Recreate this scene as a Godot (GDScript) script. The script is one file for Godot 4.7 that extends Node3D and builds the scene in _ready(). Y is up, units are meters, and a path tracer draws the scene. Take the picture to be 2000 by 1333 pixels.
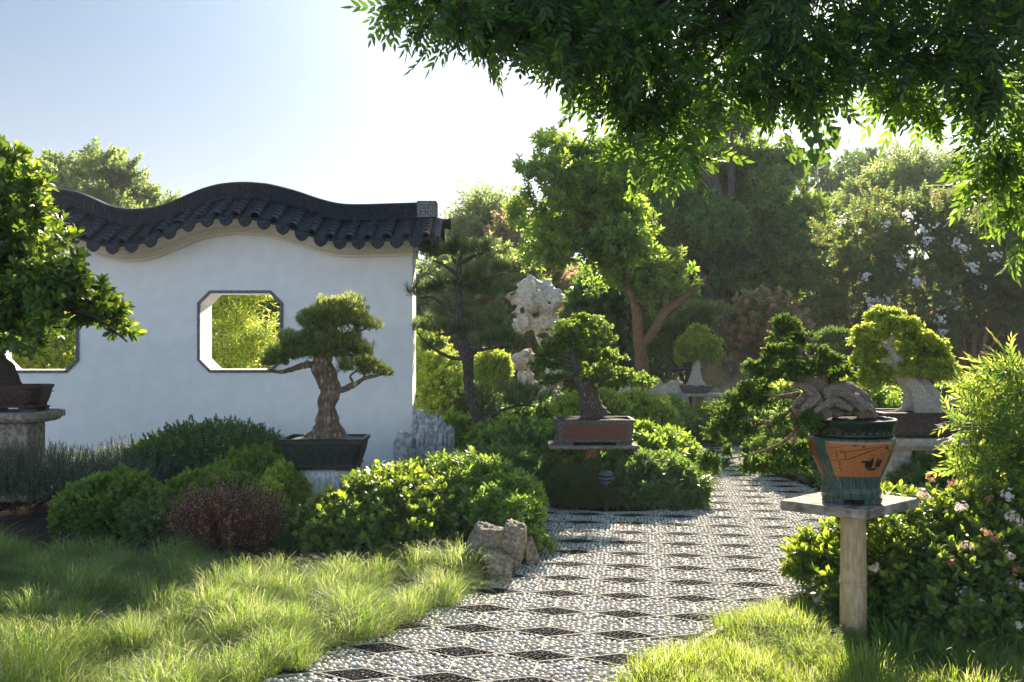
extends Node3D
# A bonsai court in a walled garden, late sun from behind and a little to the right. y up, metres.

const F := 1800.0          # focal length in the photograph's pixels
const EYE := 1.6
const PX := 1000.0
const PY := 666.5
const SUN_AZ := 16.0
const SUN_EL := 28.5
const EXPOSURE := 3.9

var rng := RandomNumberGenerator.new()
var nz := FastNoiseLite.new()
var nz2 := FastNoiseLite.new()
var M := {}
var S := {}                 # sprig meshes
var count_by_name := {}
var sun_to := Vector3.ZERO


# ---------------------------------------------------------------- places
func at(px: float, py: float, d: float) -> Vector3:
	return Vector3((px - PX) * d / F, EYE - (py - PY) * d / F, -d)


func lb(px: float, py: float, rx: float, ry: float, d: float, rz := -1.0) -> Array:
	var k := d / F
	return [at(px, py, d), Vector3(rx * k, ry * k, rz if rz > 0.0 else rx * k * 0.85)]


func lbs(rows: Array, d: float, deep := 0.0) -> Array:
	var out := []
	for r in rows:
		var dd: float = d + (r[4] if r.size() > 4 else rng.randf_range(-deep, deep))
		out.append(lb(r[0], r[1], r[2], r[3], dd))
	return out


func pts(rows: Array, d: float) -> Array:
	var out := []
	for r in rows:
		out.append(at(r[0], r[1], d + (r[2] if r.size() > 2 else 0.0)))
	return out


# ---------------------------------------------------------------- naming
func numbered(called: String) -> String:
	var n: int = count_by_name.get(called, 0)
	count_by_name[called] = n + 1
	return called if n == 0 else "%s_%03d" % [called, n]


func thing(called: String, label: String, category: String, where := Vector3.ZERO, group := "") -> Node3D:
	var o := Node3D.new()
	o.name = numbered(called)
	add_child(o)
	o.position = where
	tag(o, label, category, group)
	return o


func tag(o: Node, label: String, category: String, group := "") -> void:
	o.set_meta("label", label)
	if category:
		o.set_meta("category", category)
	if group:
		o.set_meta("group", group)


func part(called: String, mesh: Mesh, mat: Material, parent: Node3D, where := Vector3.ZERO) -> MeshInstance3D:
	var o := MeshInstance3D.new()
	o.mesh = mesh
	if mat:
		o.material_override = null
		for k in mesh.get_surface_count():
			o.set_surface_override_material(k, mat)
	var key := str(parent.get_instance_id()) + called
	var n: int = count_by_name.get(key, 0)
	count_by_name[key] = n + 1
	o.name = called if n == 0 else "%s_%03d" % [called, n]
	o.position = where
	parent.add_child(o)
	return o


func struct(called: String, mesh: Mesh, mat: Material) -> MeshInstance3D:
	var o := MeshInstance3D.new()
	o.mesh = mesh
	o.set_surface_override_material(0, mat)
	o.name = numbered(called)
	o.set_meta("kind", "structure")
	add_child(o)
	return o


func swarm(called: String, mesh: Mesh, where: Array, parent: Node, tints := PackedColorArray()) -> MultiMeshInstance3D:
	var mm := MultiMesh.new()
	mm.transform_format = MultiMesh.TRANSFORM_3D
	if tints.size():
		mm.use_colors = true
	mm.mesh = mesh
	mm.instance_count = where.size()
	for i in where.size():
		mm.set_instance_transform(i, where[i])
	if tints.size():
		for i in where.size():
			mm.set_instance_color(i, tints[i])
	var o := MultiMeshInstance3D.new()
	o.multimesh = mm
	var key := str(parent.get_instance_id()) + called
	var n: int = count_by_name.get(key, 0)
	count_by_name[key] = n + 1
	o.name = called if n == 0 else "%s_%03d" % [called, n]
	o.set_meta("kind", "stuff")
	parent.add_child(o)
	return o


# ---------------------------------------------------------------- materials
func lin(r: float, g: float, b: float) -> Color:
	return Color(r, g, b).linear_to_srgb()


func ramp_tex(seed_: int, freq: float, stops: Array, octaves := 4, kind := FastNoiseLite.TYPE_SIMPLEX_SMOOTH, size := 512) -> NoiseTexture2D:
	var n := FastNoiseLite.new()
	n.seed = seed_
	n.noise_type = kind
	n.frequency = freq
	n.fractal_octaves = octaves
	if kind == FastNoiseLite.TYPE_CELLULAR:
		n.cellular_return_type = FastNoiseLite.RETURN_DISTANCE2_SUB
	var t := NoiseTexture2D.new()
	t.width = size
	t.height = size
	t.seamless = true
	t.noise = n
	if stops.size():
		var g := Gradient.new()
		g.offsets = PackedFloat32Array()
		var offs := PackedFloat32Array()
		var cols := PackedColorArray()
		for s in stops:
			offs.append(s[0])
			cols.append(s[1])
		g.offsets = offs
		g.colors = cols
		t.color_ramp = g
	return t


func grained(seed_: int, a: Color, b: Color, tile: float, relief := 0.4, rough := 0.85, freq := 0.012, kind := FastNoiseLite.TYPE_SIMPLEX_SMOOTH, stretch := Vector3.ONE) -> StandardMaterial3D:
	# a rough natural surface: colour and relief from noise laid on three planes, one repeat every «tile» metres
	var m := StandardMaterial3D.new()
	m.albedo_texture = ramp_tex(seed_, freq, [[0.0, a], [0.45, a.lerp(b, 0.45)], [0.62, b], [1.0, b.lerp(Color(1, 1, 1), 0.06)]], 5, kind)
	m.heightmap_enabled = relief > 0.0
	if relief > 0.0:
		m.heightmap_texture = ramp_tex(seed_ + 50, freq * 1.6, [], 5, kind)
		m.heightmap_scale = relief
	m.uv1_triplanar = true
	m.uv1_scale = Vector3.ONE / tile * stretch
	m.roughness = rough
	m.metallic_specular = 0.35
	return m


func plain(r: float, g: float, b: float, rough := 0.7, spec := 0.5) -> StandardMaterial3D:
	var m := StandardMaterial3D.new()
	m.albedo_color = lin(r, g, b)
	m.roughness = rough
	m.metallic_specular = spec
	return m


func leafy(r: float, g: float, b: float, tr: float, tg: float, tb: float, through := 0.3, rough := 0.5, spec := 0.4) -> StandardMaterial3D:
	# through = the share of the light that passes the blade; tr, tg, tb = its colour
	var m := StandardMaterial3D.new()
	m.albedo_color = lin(r, g, b)
	m.roughness = rough
	m.metallic_specular = spec
	m.backlight_enabled = true
	var top := maxf(tr, maxf(tg, tb))
	m.backlight = lin(tr / top * 2.0 * through, tg / top * 2.0 * through, tb / top * 2.0 * through)
	m.cull_mode = BaseMaterial3D.CULL_DISABLED
	return m


# ---------------------------------------------------------------- meshes
func mk(V: PackedVector3Array, I: PackedInt32Array, smooth := true, closed := true) -> ArrayMesh:
	if closed:
		var vol := 0.0
		for t in range(0, I.size(), 3):
			vol += V[I[t]].dot(V[I[t + 1]].cross(V[I[t + 2]]))
		if vol > 0.0:
			for t in range(0, I.size(), 3):
				var k := I[t]
				I[t] = I[t + 1]
				I[t + 1] = k
	var arr := []
	arr.resize(Mesh.ARRAY_MAX)
	if smooth:
		var N := PackedVector3Array()
		N.resize(V.size())
		for t in range(0, I.size(), 3):
			var a := I[t]
			var b := I[t + 1]
			var c := I[t + 2]
			var n := (V[c] - V[a]).cross(V[b] - V[a])
			N[a] += n
			N[b] += n
			N[c] += n
		for k in N.size():
			N[k] = N[k].normalized() if N[k].length_squared() > 1e-20 else Vector3.UP
		arr[Mesh.ARRAY_VERTEX] = V
		arr[Mesh.ARRAY_NORMAL] = N
		arr[Mesh.ARRAY_INDEX] = I
	else:
		var P := PackedVector3Array()
		var N := PackedVector3Array()
		for t in range(0, I.size(), 3):
			var a := V[I[t]]
			var b := V[I[t + 1]]
			var c := V[I[t + 2]]
			var n := (c - a).cross(b - a)
			if n.length_squared() < 1e-18:
				continue
			n = n.normalized()
			P.append(a)
			P.append(b)
			P.append(c)
			N.append(n)
			N.append(n)
			N.append(n)
		arr[Mesh.ARRAY_VERTEX] = P
		arr[Mesh.ARRAY_NORMAL] = N
	var m := ArrayMesh.new()
	m.add_surface_from_arrays(Mesh.PRIMITIVE_TRIANGLES, arr)
	return m


func loft(rings: Array, smooth := true, caps := true, closed_section := true) -> ArrayMesh:
	var V := PackedVector3Array()
	var I := PackedInt32Array()
	var n: int = rings[0].size()
	for r in rings:
		V.append_array(r)
	for k in rings.size() - 1:
		for i in (n if closed_section else n - 1):
			var j := (i + 1) % n
			var a := k * n + i
			var b := k * n + j
			I.append_array([a, b, a + n, b, b + n, a + n])
	if caps:
		for e in [0, rings.size() - 1]:
			var c := Vector3.ZERO
			for p in rings[e]:
				c += p
			V.append(c / n)
			var ci := V.size() - 1
			for i in n:
				var j := (i + 1) % n
				if e == 0:
					I.append_array([ci, e * n + j, e * n + i])
				else:
					I.append_array([ci, e * n + i, e * n + j])
	return mk(V, I, smooth, caps and closed_section)


func plan_ring(hx: float, hz: float, corner: float, y: float, steps := 3) -> PackedVector3Array:
	# a rectangle with rounded corners, seen from above
	var out := PackedVector3Array()
	corner = minf(corner, minf(hx, hz) * 0.99)
	for q in 4:
		var sx: float = [1, -1, -1, 1][q]
		var sz: float = [1, 1, -1, -1][q]
		for s in steps:
			var a := (q + float(s) / maxf(1.0, steps - 1.0)) * PI / 2.0
			out.append(Vector3(sx * (hx - corner) + cos(a) * corner, y, sz * (hz - corner) + sin(a) * corner))
	return out


func rect_loft(rows: Array, smooth := false, steps := 3) -> ArrayMesh:
	# rows of [y, half width, half depth, corner radius]
	var rings := []
	for r in rows:
		rings.append(plan_ring(r[1], r[2], r[3], r[0], steps))
	return loft(rings, smooth)


func rbox(size: Vector3, bevel := 0.005) -> ArrayMesh:
	# a block standing on y = 0 with eased edges
	var h := size / 2.0
	var b := minf(bevel, minf(h.x, minf(h.y, h.z)) * 0.9)
	return rect_loft([[0.0, h.x - b, h.z - b, b], [b, h.x, h.z, b], [size.y - b, h.x, h.z, b], [size.y, h.x - b, h.z - b, b]], false, 2)


func lathe(rows: Array, sides := 32, flute := 0.0, flutes := 24, f0 := 0, f1 := 99) -> ArrayMesh:
	var rings := []
	for k in rows.size():
		var ring := PackedVector3Array()
		for i in sides:
			var a := TAU * i / sides
			var r: float = rows[k][1]
			if flute > 0.0 and k >= f0 and k <= f1:
				r *= 1.0 - flute * pow(absf(cos(a * flutes / 2.0)), 6.0)
			ring.append(Vector3(cos(a) * r, rows[k][0], sin(a) * r))
		rings.append(ring)
	return loft(rings)


func curve(points: Array, per := 6) -> Array:
	# Catmull-Rom through the points
	var out := []
	var n := points.size()
	for i in n - 1:
		var p0 = points[maxi(0, i - 1)]
		var p1 = points[i]
		var p2 = points[i + 1]
		var p3 = points[mini(n - 1, i + 2)]
		for s in per:
			var t := float(s) / per
			out.append(0.5 * (2.0 * p1 + (p2 - p0) * t + (2.0 * p0 - 5.0 * p1 + 4.0 * p2 - p3) * t * t + (3.0 * p1 - p0 - 3.0 * p2 + p3) * t * t * t))
	out.append(points[n - 1])
	return out


func limb(points: Array, radii: Array, o := {}) -> ArrayMesh:
	# a branch or trunk: a tube along a curve, its bark raised in ridges; «flare» spreads roots at its foot
	var per: int = o.get("per", 6)
	var sides: int = o.get("sides", 10)
	var bump: float = o.get("bump", 0.06)
	var freq: float = o.get("freq", 3.0)
	var flare: float = o.get("flare", 0.0)
	var grain: float = o.get("grain", 1.0)
	var roots: int = o.get("roots", 5)
	var twist: float = o.get("twist", 0.0)
	var off: float = o.get("seed", rng.randf() * 90.0)
	var P := curve(points, per)
	var R := curve(radii, per)
	var rings := []
	var up: Vector3 = (P[1] - P[0]).normalized()
	var side := up.cross(Vector3(0.31, 0.2, 1.0)).normalized()
	var along := 0.0
	for k in P.size():
		var dir: Vector3 = (P[mini(k + 1, P.size() - 1)] - P[maxi(k - 1, 0)]).normalized()
		side = (side - dir * side.dot(dir)).normalized()
		var b := dir.cross(side)
		if k > 0:
			along += (P[k] - P[k - 1]).length()
		var ring := PackedVector3Array()
		var r0: float = maxf(R[k], 0.0005)
		var fl := flare * exp(-along / (float(R[0]) * 1.6)) if flare > 0.0 else 0.0
		for i in sides:
			var a := TAU * i / sides + twist * along
			var r := r0
			if bump > 0.0:
				var q := nz.get_noise_3d(cos(a) * freq * 18.0 + off * 7.0, along / maxf(float(R[0]), 0.01) * freq * 11.0 * grain, sin(a) * freq * 18.0)
				r *= 1.0 + bump * (absf(q) * 3.4 - 0.5)
			if fl > 0.0:
				r *= 1.0 + fl * pow(0.5 + 0.5 * cos(a * roots + off), 2.0)
			var p: Vector3 = P[k] + (side * cos(a) + b * sin(a)) * r
			ring.append(p)
		rings.append(ring)
	return loft(rings)


func joined(meshes: Array) -> ArrayMesh:
	var st := SurfaceTool.new()
	st.begin(Mesh.PRIMITIVE_TRIANGLES)
	for m in meshes:
		st.append_from(m, 0, Transform3D())
	return st.commit()


func rock_mesh(rad: Vector3, seed_: int, o := {}) -> ArrayMesh:
	# a sphere cut by planes and worn by noise, standing on y = 0
	var res: int = o.get("res", 26)
	var cuts: int = o.get("cuts", 9)
	var groove: float = o.get("groove", 0.0)
	var rough: float = o.get("rough", 0.1)
	var box: float = o.get("box", 0.0)
	var r := RandomNumberGenerator.new()
	r.seed = seed_
	var planes := []
	for k in cuts:
		planes.append([Vector3(r.randfn(), r.randfn() * 0.7, r.randfn()).normalized(), r.randf_range(0.62, 0.92)])
	if box > 0.0:
		planes.append([Vector3(0.08, 1, 0.05).normalized(), 0.74])
	var rings := []
	for j in res + 1:
		var ring := PackedVector3Array()
		var th := PI * clampf(float(j) / res, 0.004, 0.996)
		for i in res * 2:
			var a := TAU * i / (res * 2)
			var d := Vector3(sin(th) * cos(a), -cos(th), sin(th) * sin(a))
			var k := 1.0
			if box > 0.0:
				k = pow(pow(absf(d.x), box) + pow(absf(d.y), box) + pow(absf(d.z), box), -1.0 / box)
			for pl in planes:
				var c: float = d.dot(pl[0])
				if c > 0.05:
					k = minf(k, pl[1] / c)
			k *= 1.0 + rough * nz.get_noise_3d(d.x * 60 + seed_ * 13, d.y * 60, d.z * 60) + rough * 0.3 * nz.get_noise_3d(d.x * 150 + seed_ * 13, d.y * 190, d.z * 190)
			if groove > 0.0:
				var g := absf(nz2.get_noise_3d(d.x * 34 + seed_ * 31, d.y * 9, d.z * 34))
				k *= 1.0 - groove * pow(1.0 - minf(1.0, g * 3.0), 3.0)
			var p := d * k * rad
			p.y = maxf(p.y, -rad.y * 0.75) + rad.y * 0.75
			ring.append(p)
		rings.append(ring)
	return loft(rings)


func net(field: Callable, lo: Vector3, n: Vector3i, cell: float) -> ArrayMesh:
	# surface nets: the skin of a field, negative inside
	var sx := n.x + 1
	var sy := n.y + 1
	var val := PackedFloat32Array()
	val.resize(sx * sy * (n.z + 1))
	var w := 0
	for z in n.z + 1:
		for y in sy:
			for x in sx:
				val[w] = field.call(lo + Vector3(x, y, z) * cell)
				w += 1
	var at_cell := {}
	var V := PackedVector3Array()
	var I := PackedInt32Array()
	var offs := [0, 1, sx, sx + 1, sx * sy, sx * sy + 1, sx * sy + sx, sx * sy + sx + 1]
	var edges := [[0, 1], [2, 3], [4, 5], [6, 7], [0, 2], [1, 3], [4, 6], [5, 7], [0, 4], [1, 5], [2, 6], [3, 7]]
	for z in n.z:
		for y in n.y:
			for x in n.x:
				var b := x + y * sx + z * sx * sy
				var inside := 0
				for k in 8:
					if val[b + offs[k]] < 0.0:
						inside += 1
				if inside == 0 or inside == 8:
					continue
				var s := Vector3.ZERO
				var c := 0
				for e in edges:
					var va := val[b + offs[e[0]]]
					var vb := val[b + offs[e[1]]]
					if (va < 0.0) != (vb < 0.0):
						var t := va / (va - vb)
						var pa := Vector3(e[0] & 1, (e[0] >> 1) & 1, e[0] >> 2)
						var pb := Vector3(e[1] & 1, (e[1] >> 1) & 1, e[1] >> 2)
						s += pa.lerp(pb, t)
						c += 1
				at_cell[b] = V.size()
				V.append(lo + (Vector3(x, y, z) + s / c) * cell)
	for z in range(1, n.z):
		for y in range(1, n.y):
			for x in range(1, n.x):
				var b := x + y * sx + z * sx * sy
				var v0 := val[b] < 0.0
				for ax in 3:
					var step: int = [1, sx, sx * sy][ax]
					var v1 := val[b + step] < 0.0
					if v0 == v1:
						continue
					var u: int = [sx, sx * sy, 1][ax]
					var t: int = [sx * sy, 1, sx][ax]
					if not (at_cell.has(b) and at_cell.has(b - u) and at_cell.has(b - t) and at_cell.has(b - u - t)):
						continue
					var q := [at_cell[b - u - t], at_cell[b - t], at_cell[b], at_cell[b - u]]
					if v0:
						I.append_array([q[0], q[1], q[2], q[0], q[2], q[3]])
					else:
						I.append_array([q[0], q[2], q[1], q[0], q[3], q[2]])
	return mk(V, I)


# ---------------------------------------------------------------- foliage
func blade(V: PackedVector3Array, I: PackedInt32Array, t: Transform3D, L: float, W: float, shape: String, fine: bool) -> void:
	# one leaf along +y of t, its face towards +z
	var b := V.size()
	if shape == "needle":
		V.append_array([t * Vector3(-W, 0, 0), t * Vector3(W, 0, 0), t * Vector3(0, L * 0.6, W), t * Vector3(0, L, 0)])
		I.append_array([b, b + 2, b + 1, b, b + 3, b + 2, b + 1, b + 2, b + 3])
		return
	var w1 := 0.85
	var w2 := 0.8
	var y1 := 0.3
	var y2 := 0.68
	if shape == "obovate":
		w1 = 0.55
		w2 = 1.0
		y2 = 0.7
	elif shape == "lance":
		w1 = 1.0
		w2 = 0.62
	elif shape == "heart":
		w1 = 1.15
		w2 = 0.75
		y1 = 0.15
		y2 = 0.55
	if fine:
		V.append_array([t * Vector3.ZERO, t * Vector3(-W * w1, L * y1, W * 0.28), t * Vector3(0, L * y1, 0), t * Vector3(W * w1, L * y1, W * 0.28),
			t * Vector3(-W * w2, L * y2, W * 0.22), t * Vector3(0, L * y2, -W * 0.05), t * Vector3(W * w2, L * y2, W * 0.22), t * Vector3(0, L, -W * 0.35)])
		I.append_array([b, b + 1, b + 2, b, b + 2, b + 3, b + 1, b + 4, b + 5, b + 1, b + 5, b + 2, b + 2, b + 5, b + 6, b + 2, b + 6, b + 3, b + 4, b + 7, b + 5, b + 5, b + 7, b + 6])
	else:
		V.append_array([t * Vector3.ZERO, t * Vector3(-W, L * 0.5, W * 0.2), t * Vector3(W, L * 0.5, W * 0.2), t * Vector3(0, L, -W * 0.3)])
		I.append_array([b, b + 1, b + 3, b, b + 3, b + 2])


func aim(dir: Vector3, face: Vector3, roll := 0.0) -> Basis:
	# y along dir, z as near to face as can be
	var y := dir.normalized()
	var z := face - y * face.dot(y)
	if z.length_squared() < 1e-6:
		z = Vector3(0.3, 0.1, 1.0) - y * y.dot(Vector3(0.3, 0.1, 1.0))
	z = z.normalized()
	if roll != 0.0:
		z = z.rotated(y, roll)
	return Basis(y.cross(z), y, z)


func sprig_leaves(o: Dictionary) -> Array:
	# the leaves of one twig: [transform, length, half width], stem along +y
	var out := []
	var n: int = o.get("n", 8)
	var stem: float = o.get("stem", 0.03)
	var L: float = o.get("L", 0.05)
	var W: float = o.get("W", 0.011)
	var open0: float = deg_to_rad(o.get("open0", 80.0))
	var open1: float = deg_to_rad(o.get("open1", 25.0))
	var jit: float = o.get("jit", 0.22)
	var droop: float = o.get("droop", 0.0)
	if o.get("pinnate", false):
		for i in n:
			var t := (i / 2 + 0.6) / (n / 2.0)
			var sd := 1.0 if i % 2 == 0 else -1.0
			var last := i == n - 1
			var pos := Vector3(0, stem * minf(t, 1.0), -droop * stem * t * t)
			var dir := Vector3(0.0 if last else sd * (0.9 - 0.35 * t), 0.55 + 0.3 * t, -0.35 - droop * t * 0.5) + Vector3(rng.randfn(), rng.randfn(), rng.randfn()) * jit * 0.6
			out.append([Transform3D(aim(dir, Vector3(rng.randfn() * 0.25, 0.2, 1.0)), pos), L * rng.randf_range(0.8, 1.12), W * rng.randf_range(0.85, 1.1)])
		return out
	for i in n:
		var t := float(i) / maxf(1.0, n - 1.0)
		var az := i * 2.39996 + rng.randfn() * jit
		var op := lerpf(open0, open1, t) + rng.randfn() * jit
		var dir := Vector3(sin(op) * cos(az), cos(op), sin(op) * sin(az))
		dir.y -= droop * t
		out.append([Transform3D(aim(dir, Vector3.UP, rng.randfn() * jit), Vector3(0, stem * t, 0)), L * rng.randf_range(0.75, 1.1), W * rng.randf_range(0.8, 1.15)])
	return out


func sprig(o: Dictionary, mat: Material, young: Material = null, wood: Material = null) -> ArrayMesh:
	var leaves := sprig_leaves(o)
	var sets := [[PackedVector3Array(), PackedInt32Array(), mat], [PackedVector3Array(), PackedInt32Array(), young if young else mat]]
	var share: float = o.get("young", 0.3)
	for i in leaves.size():
		var l = leaves[i]
		var k := 1 if young and rng.randf() < share * (1.6 if i > leaves.size() * 0.6 else 0.5) else 0
		blade(sets[k][0], sets[k][1], l[0], l[1], l[2], o.get("shape", "obovate"), o.get("fine", false))
	var m := ArrayMesh.new()
	for s in sets:
		if s[0].size() == 0:
			continue
		var a := mk(s[0], s[1], true, false)
		m.add_surface_from_arrays(Mesh.PRIMITIVE_TRIANGLES, a.surface_get_arrays(0))
		m.surface_set_material(m.get_surface_count() - 1, s[2])
	if wood:
		var L: float = o.get("stem", 0.03)
		var droop: float = o.get("droop", 0.0) if o.get("pinnate", false) else 0.0
		var r: float = o.get("wood", 0.0016)
		var rings := []
		for k in 3:
			var t := k / 2.0
			var ring := PackedVector3Array()
			for i in 3:
				ring.append(Vector3(cos(i * TAU / 3) * r, L * (t * 1.1 - 0.25 * (1.0 - t)), sin(i * TAU / 3) * r - droop * L * t * t))
			rings.append(ring)
		var a := loft(rings, true, false)
		m.add_surface_from_arrays(Mesh.PRIMITIVE_TRIANGLES, a.surface_get_arrays(0))
		m.surface_set_material(m.get_surface_count() - 1, wood)
	return m


func sprigs(o: Dictionary, mats: Array, variants := 2) -> Array:
	# a few different twigs of one kind
	var out := []
	for k in variants:
		out.append(sprig(o, mats[0], mats[1] if mats.size() > 1 else null, mats[2] if mats.size() > 2 else null))
	return out


func spread(lobes: Array, n: int, base: Vector3, o := {}) -> Array:
	# places for n twigs through the outer part of a crown made of lobes
	var inner: float = o.get("inner", 0.6)
	var rough: float = o.get("rough", 0.18)
	var up: float = o.get("up", 0.35)
	var out_: float = o.get("out", 1.0)
	var jit: float = o.get("jit", 0.35)
	var cut: float = o.get("cut", -0.45)
	var gap: float = o.get("gap", -1.0)
	var gf: float = o.get("gap_size", 0.5)
	var s0: float = o.get("s0", 0.8)
	var s1: float = o.get("s1", 1.2)
	var bump: float = o.get("bump", 0.0)
	var low: float = o.get("floor", 0.02)
	var sums := []
	var total := 0.0
	for l in lobes:
		var r: Vector3 = l[1]
		total += r.x * r.y + r.y * r.z + r.x * r.z
		sums.append(total)
	var res := []
	for k in n:
		var pick := rng.randf() * total
		var li := 0
		while sums[li] < pick and li < sums.size() - 1:
			li += 1
		var c: Vector3 = lobes[li][0]
		var r: Vector3 = lobes[li][1]
		var d := Vector3(rng.randfn(), rng.randfn(), rng.randfn()).normalized()
		if d.y < cut:
			continue
		var q := lerpf(inner, 1.0, pow(rng.randf(), 0.6))
		var kk := q * (1.0 + rough * 2.0 * nz.get_noise_3dv((c + d * r) * 22.0 / maxf(0.25, r.x)))
		var p := c + d * r * kk
		if bump > 0.0:
			p += d * bump * 2.2 * nz2.get_noise_3dv(p * 190.0)
		if p.y < low:
			continue
		if gap > -1.0 and nz2.get_noise_3dv(p * 30.0 / gf) < gap:
			continue
		var hid := false
		for j in lobes.size():
			if j != li and ((p - lobes[j][0]) / lobes[j][1]).length_squared() < 0.4 and rng.randf() < 0.75:
				hid = true
				break
		if hid:
			continue
		var nrm := (d / r).normalized()
		var g := nrm * out_ + Vector3.UP * up + Vector3(rng.randfn(), rng.randfn(), rng.randfn()) * jit
		res.append(Transform3D(aim(g, Vector3(rng.randfn(), rng.randfn(), rng.randfn())).scaled(Vector3.ONE * rng.randf_range(s0, s1)), p - base))
	return res


func clothe(parent: Node3D, called: String, meshes: Array, where: Array) -> void:
	var lots := []
	for m in meshes:
		lots.append([])
	for k in where.size():
		lots[k % meshes.size()].append(where[k])
	for k in meshes.size():
		if lots[k].size():
			swarm(called, meshes[k], lots[k], parent)


func foliage(parent: Node3D, called: String, meshes: Array, lobes: Array, n: int, o := {}) -> Array:
	var where := spread(lobes, n, parent.position, o)
	clothe(parent, called, meshes, where)
	return where


func near_leaves(parent: Node3D, lobes: Array, n: int, o: Dictionary, mats: Array, so := {}) -> void:
	# the leaves nearest the viewer, each one a leaf of its own
	var shape: String = o.get("shape", "obovate")
	var V := PackedVector3Array()
	var I := PackedInt32Array()
	blade(V, I, Transform3D(), 1.0, 0.24, shape, true)
	var mesh := mk(V, I, true, false)
	var where := spread(lobes, n * 14, parent.position, so)
	var eye := Vector3(0, EYE, 0) - parent.position
	where.sort_custom(func(a, b): return a.origin.distance_squared_to(eye) < b.origin.distance_squared_to(eye))
	where = where.slice(0, int(where.size() * 0.35))
	var made := 0
	var step := maxi(1, where.size() / maxi(1, int(n / 7.0)))
	for k in range(0, where.size(), step):
		for l in sprig_leaves(o):
			if made >= n:
				return
			var t: Transform3D = where[k] * l[0]
			var W: float = l[2] / 0.24
			var leaf := part("leaf", mesh, mats[made % mats.size()], parent)
			leaf.transform = t * Transform3D(Basis.from_scale(Vector3(W, l[1], W)), Vector3.ZERO)
			made += 1


func stems(parent: Node3D, foot: Vector3, lobes: Array, n: int, r: float, mat: Material, called := "stem") -> void:
	for k in n:
		var l = lobes[k % lobes.size()]
		var a: Vector3 = foot + Vector3(rng.randf_range(-1, 1) * r * 5, 0, rng.randf_range(-1, 1) * r * 5)
		var b: Vector3 = l[0] + Vector3(rng.randf_range(-0.4, 0.4), rng.randf_range(-0.2, 0.4), rng.randf_range(-0.4, 0.4)) * l[1]
		var mid := a.lerp(b, 0.5) + Vector3(rng.randfn(), 0.3, rng.randfn()) * 0.08 * (b - a).length()
		part(called, limb([a - parent.position, mid - parent.position, b - parent.position], [r, r * 0.75, r * 0.35], {"sides": 7, "per": 4}), mat, parent)


func shrub(called: String, label: String, category: String, lobes: Array, kind: String, n: int, o := {}, group := "") -> Node3D:
	# a bush standing on the ground under its first lobe
	var c: Vector3 = lobes[0][0]
	var root := thing(called, label, category, Vector3(c.x, 0.0, c.z), group)
	stems(root, root.position, lobes, o.get("stems", 4), o.get("stem_r", 0.012), M.bark_dark)
	foliage(root, "foliage", S[kind], lobes, n, o)
	# a few shoots that outgrew the last clipping
	if o.get("inner", 0.6) > 0.5:
		foliage(root, "shoots", S[kind], lobes, int(n * 0.03), {"inner": 1.0, "rough": 0.22, "up": 0.7, "cut": 0.0, "s0": 0.9, "s1": 1.5})
	return root


func dome(x: float, d: float, rx: float, h: float, rz := -1.0) -> Array:
	# a lobe that rests on the ground at x, d metres away
	return [Vector3(x, h * 0.42, -d), Vector3(rx, h * 0.58, rz if rz > 0.0 else rx)]


func bough(parent: Node3D, rows: Array, d: float, radii: Array, mat: Material, called := "branch", o := {}) -> void:
	var P := []
	for p in pts(rows, d):
		P.append(p - parent.position)
	part(called, limb(P, radii, o), mat, parent)


func _ready() -> void:
	rng.seed = 20240611
	nz.seed = 7
	nz.noise_type = FastNoiseLite.TYPE_SIMPLEX_SMOOTH
	nz.frequency = 0.03
	nz.fractal_octaves = 2
	nz2.seed = 91
	nz2.noise_type = FastNoiseLite.TYPE_SIMPLEX_SMOOTH
	nz2.frequency = 0.03
	nz2.fractal_octaves = 3

	# ---- camera
	var cam := Camera3D.new()
	cam.name = "camera"
	cam.position = Vector3(0, EYE, 0)
	cam.fov = rad_to_deg(2.0 * atan(PY / F))
	cam.near = 0.1
	cam.far = 900.0
	add_child(cam)
	cam.current = true

	# ---- sky and sun
	sun_to = Vector3(sin(deg_to_rad(SUN_AZ)) * cos(deg_to_rad(SUN_EL)), sin(deg_to_rad(SUN_EL)), -cos(deg_to_rad(SUN_AZ)) * cos(deg_to_rad(SUN_EL)))
	var env := Environment.new()
	env.background_mode = Environment.BG_SKY
	env.sky = Sky.new()
	env.sky.sky_material = PanoramaSkyMaterial.new()
	env.sky.sky_material.panorama = clear_sky(512, 256)
	env.tonemap_mode = Environment.TONE_MAPPER_LINEAR
	env.tonemap_exposure = EXPOSURE
	env.ssao_enabled = true
	env.ssil_enabled = true
	env.sdfgi_enabled = true
	env.fog_enabled = true
	env.fog_density = 0.0016
	env.fog_light_color = Color(0.95, 0.96, 0.94)
	var we := WorldEnvironment.new()
	we.name = "world"
	we.environment = env
	add_child(we)
	var sun := DirectionalLight3D.new()
	sun.name = "sun"
	sun.light_energy = 1.3
	sun.light_color = Color(1.0, 0.94, 0.84)
	sun.light_angular_distance = 0.5
	sun.shadow_enabled = true
	add_child(sun)
	sun.look_at_from_position(sun_to * 100.0, Vector3.ZERO, Vector3.UP)

	make_materials()
	make_sprigs()
	# ---- the setting and what stands on it
	make_ground()
	make_path()
	make_wall()
	make_lawns()
	make_left_side()
	make_front_middle()
	make_island()
	make_right_side()
	make_middle_distance()
	make_background()
	make_canopy()


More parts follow.
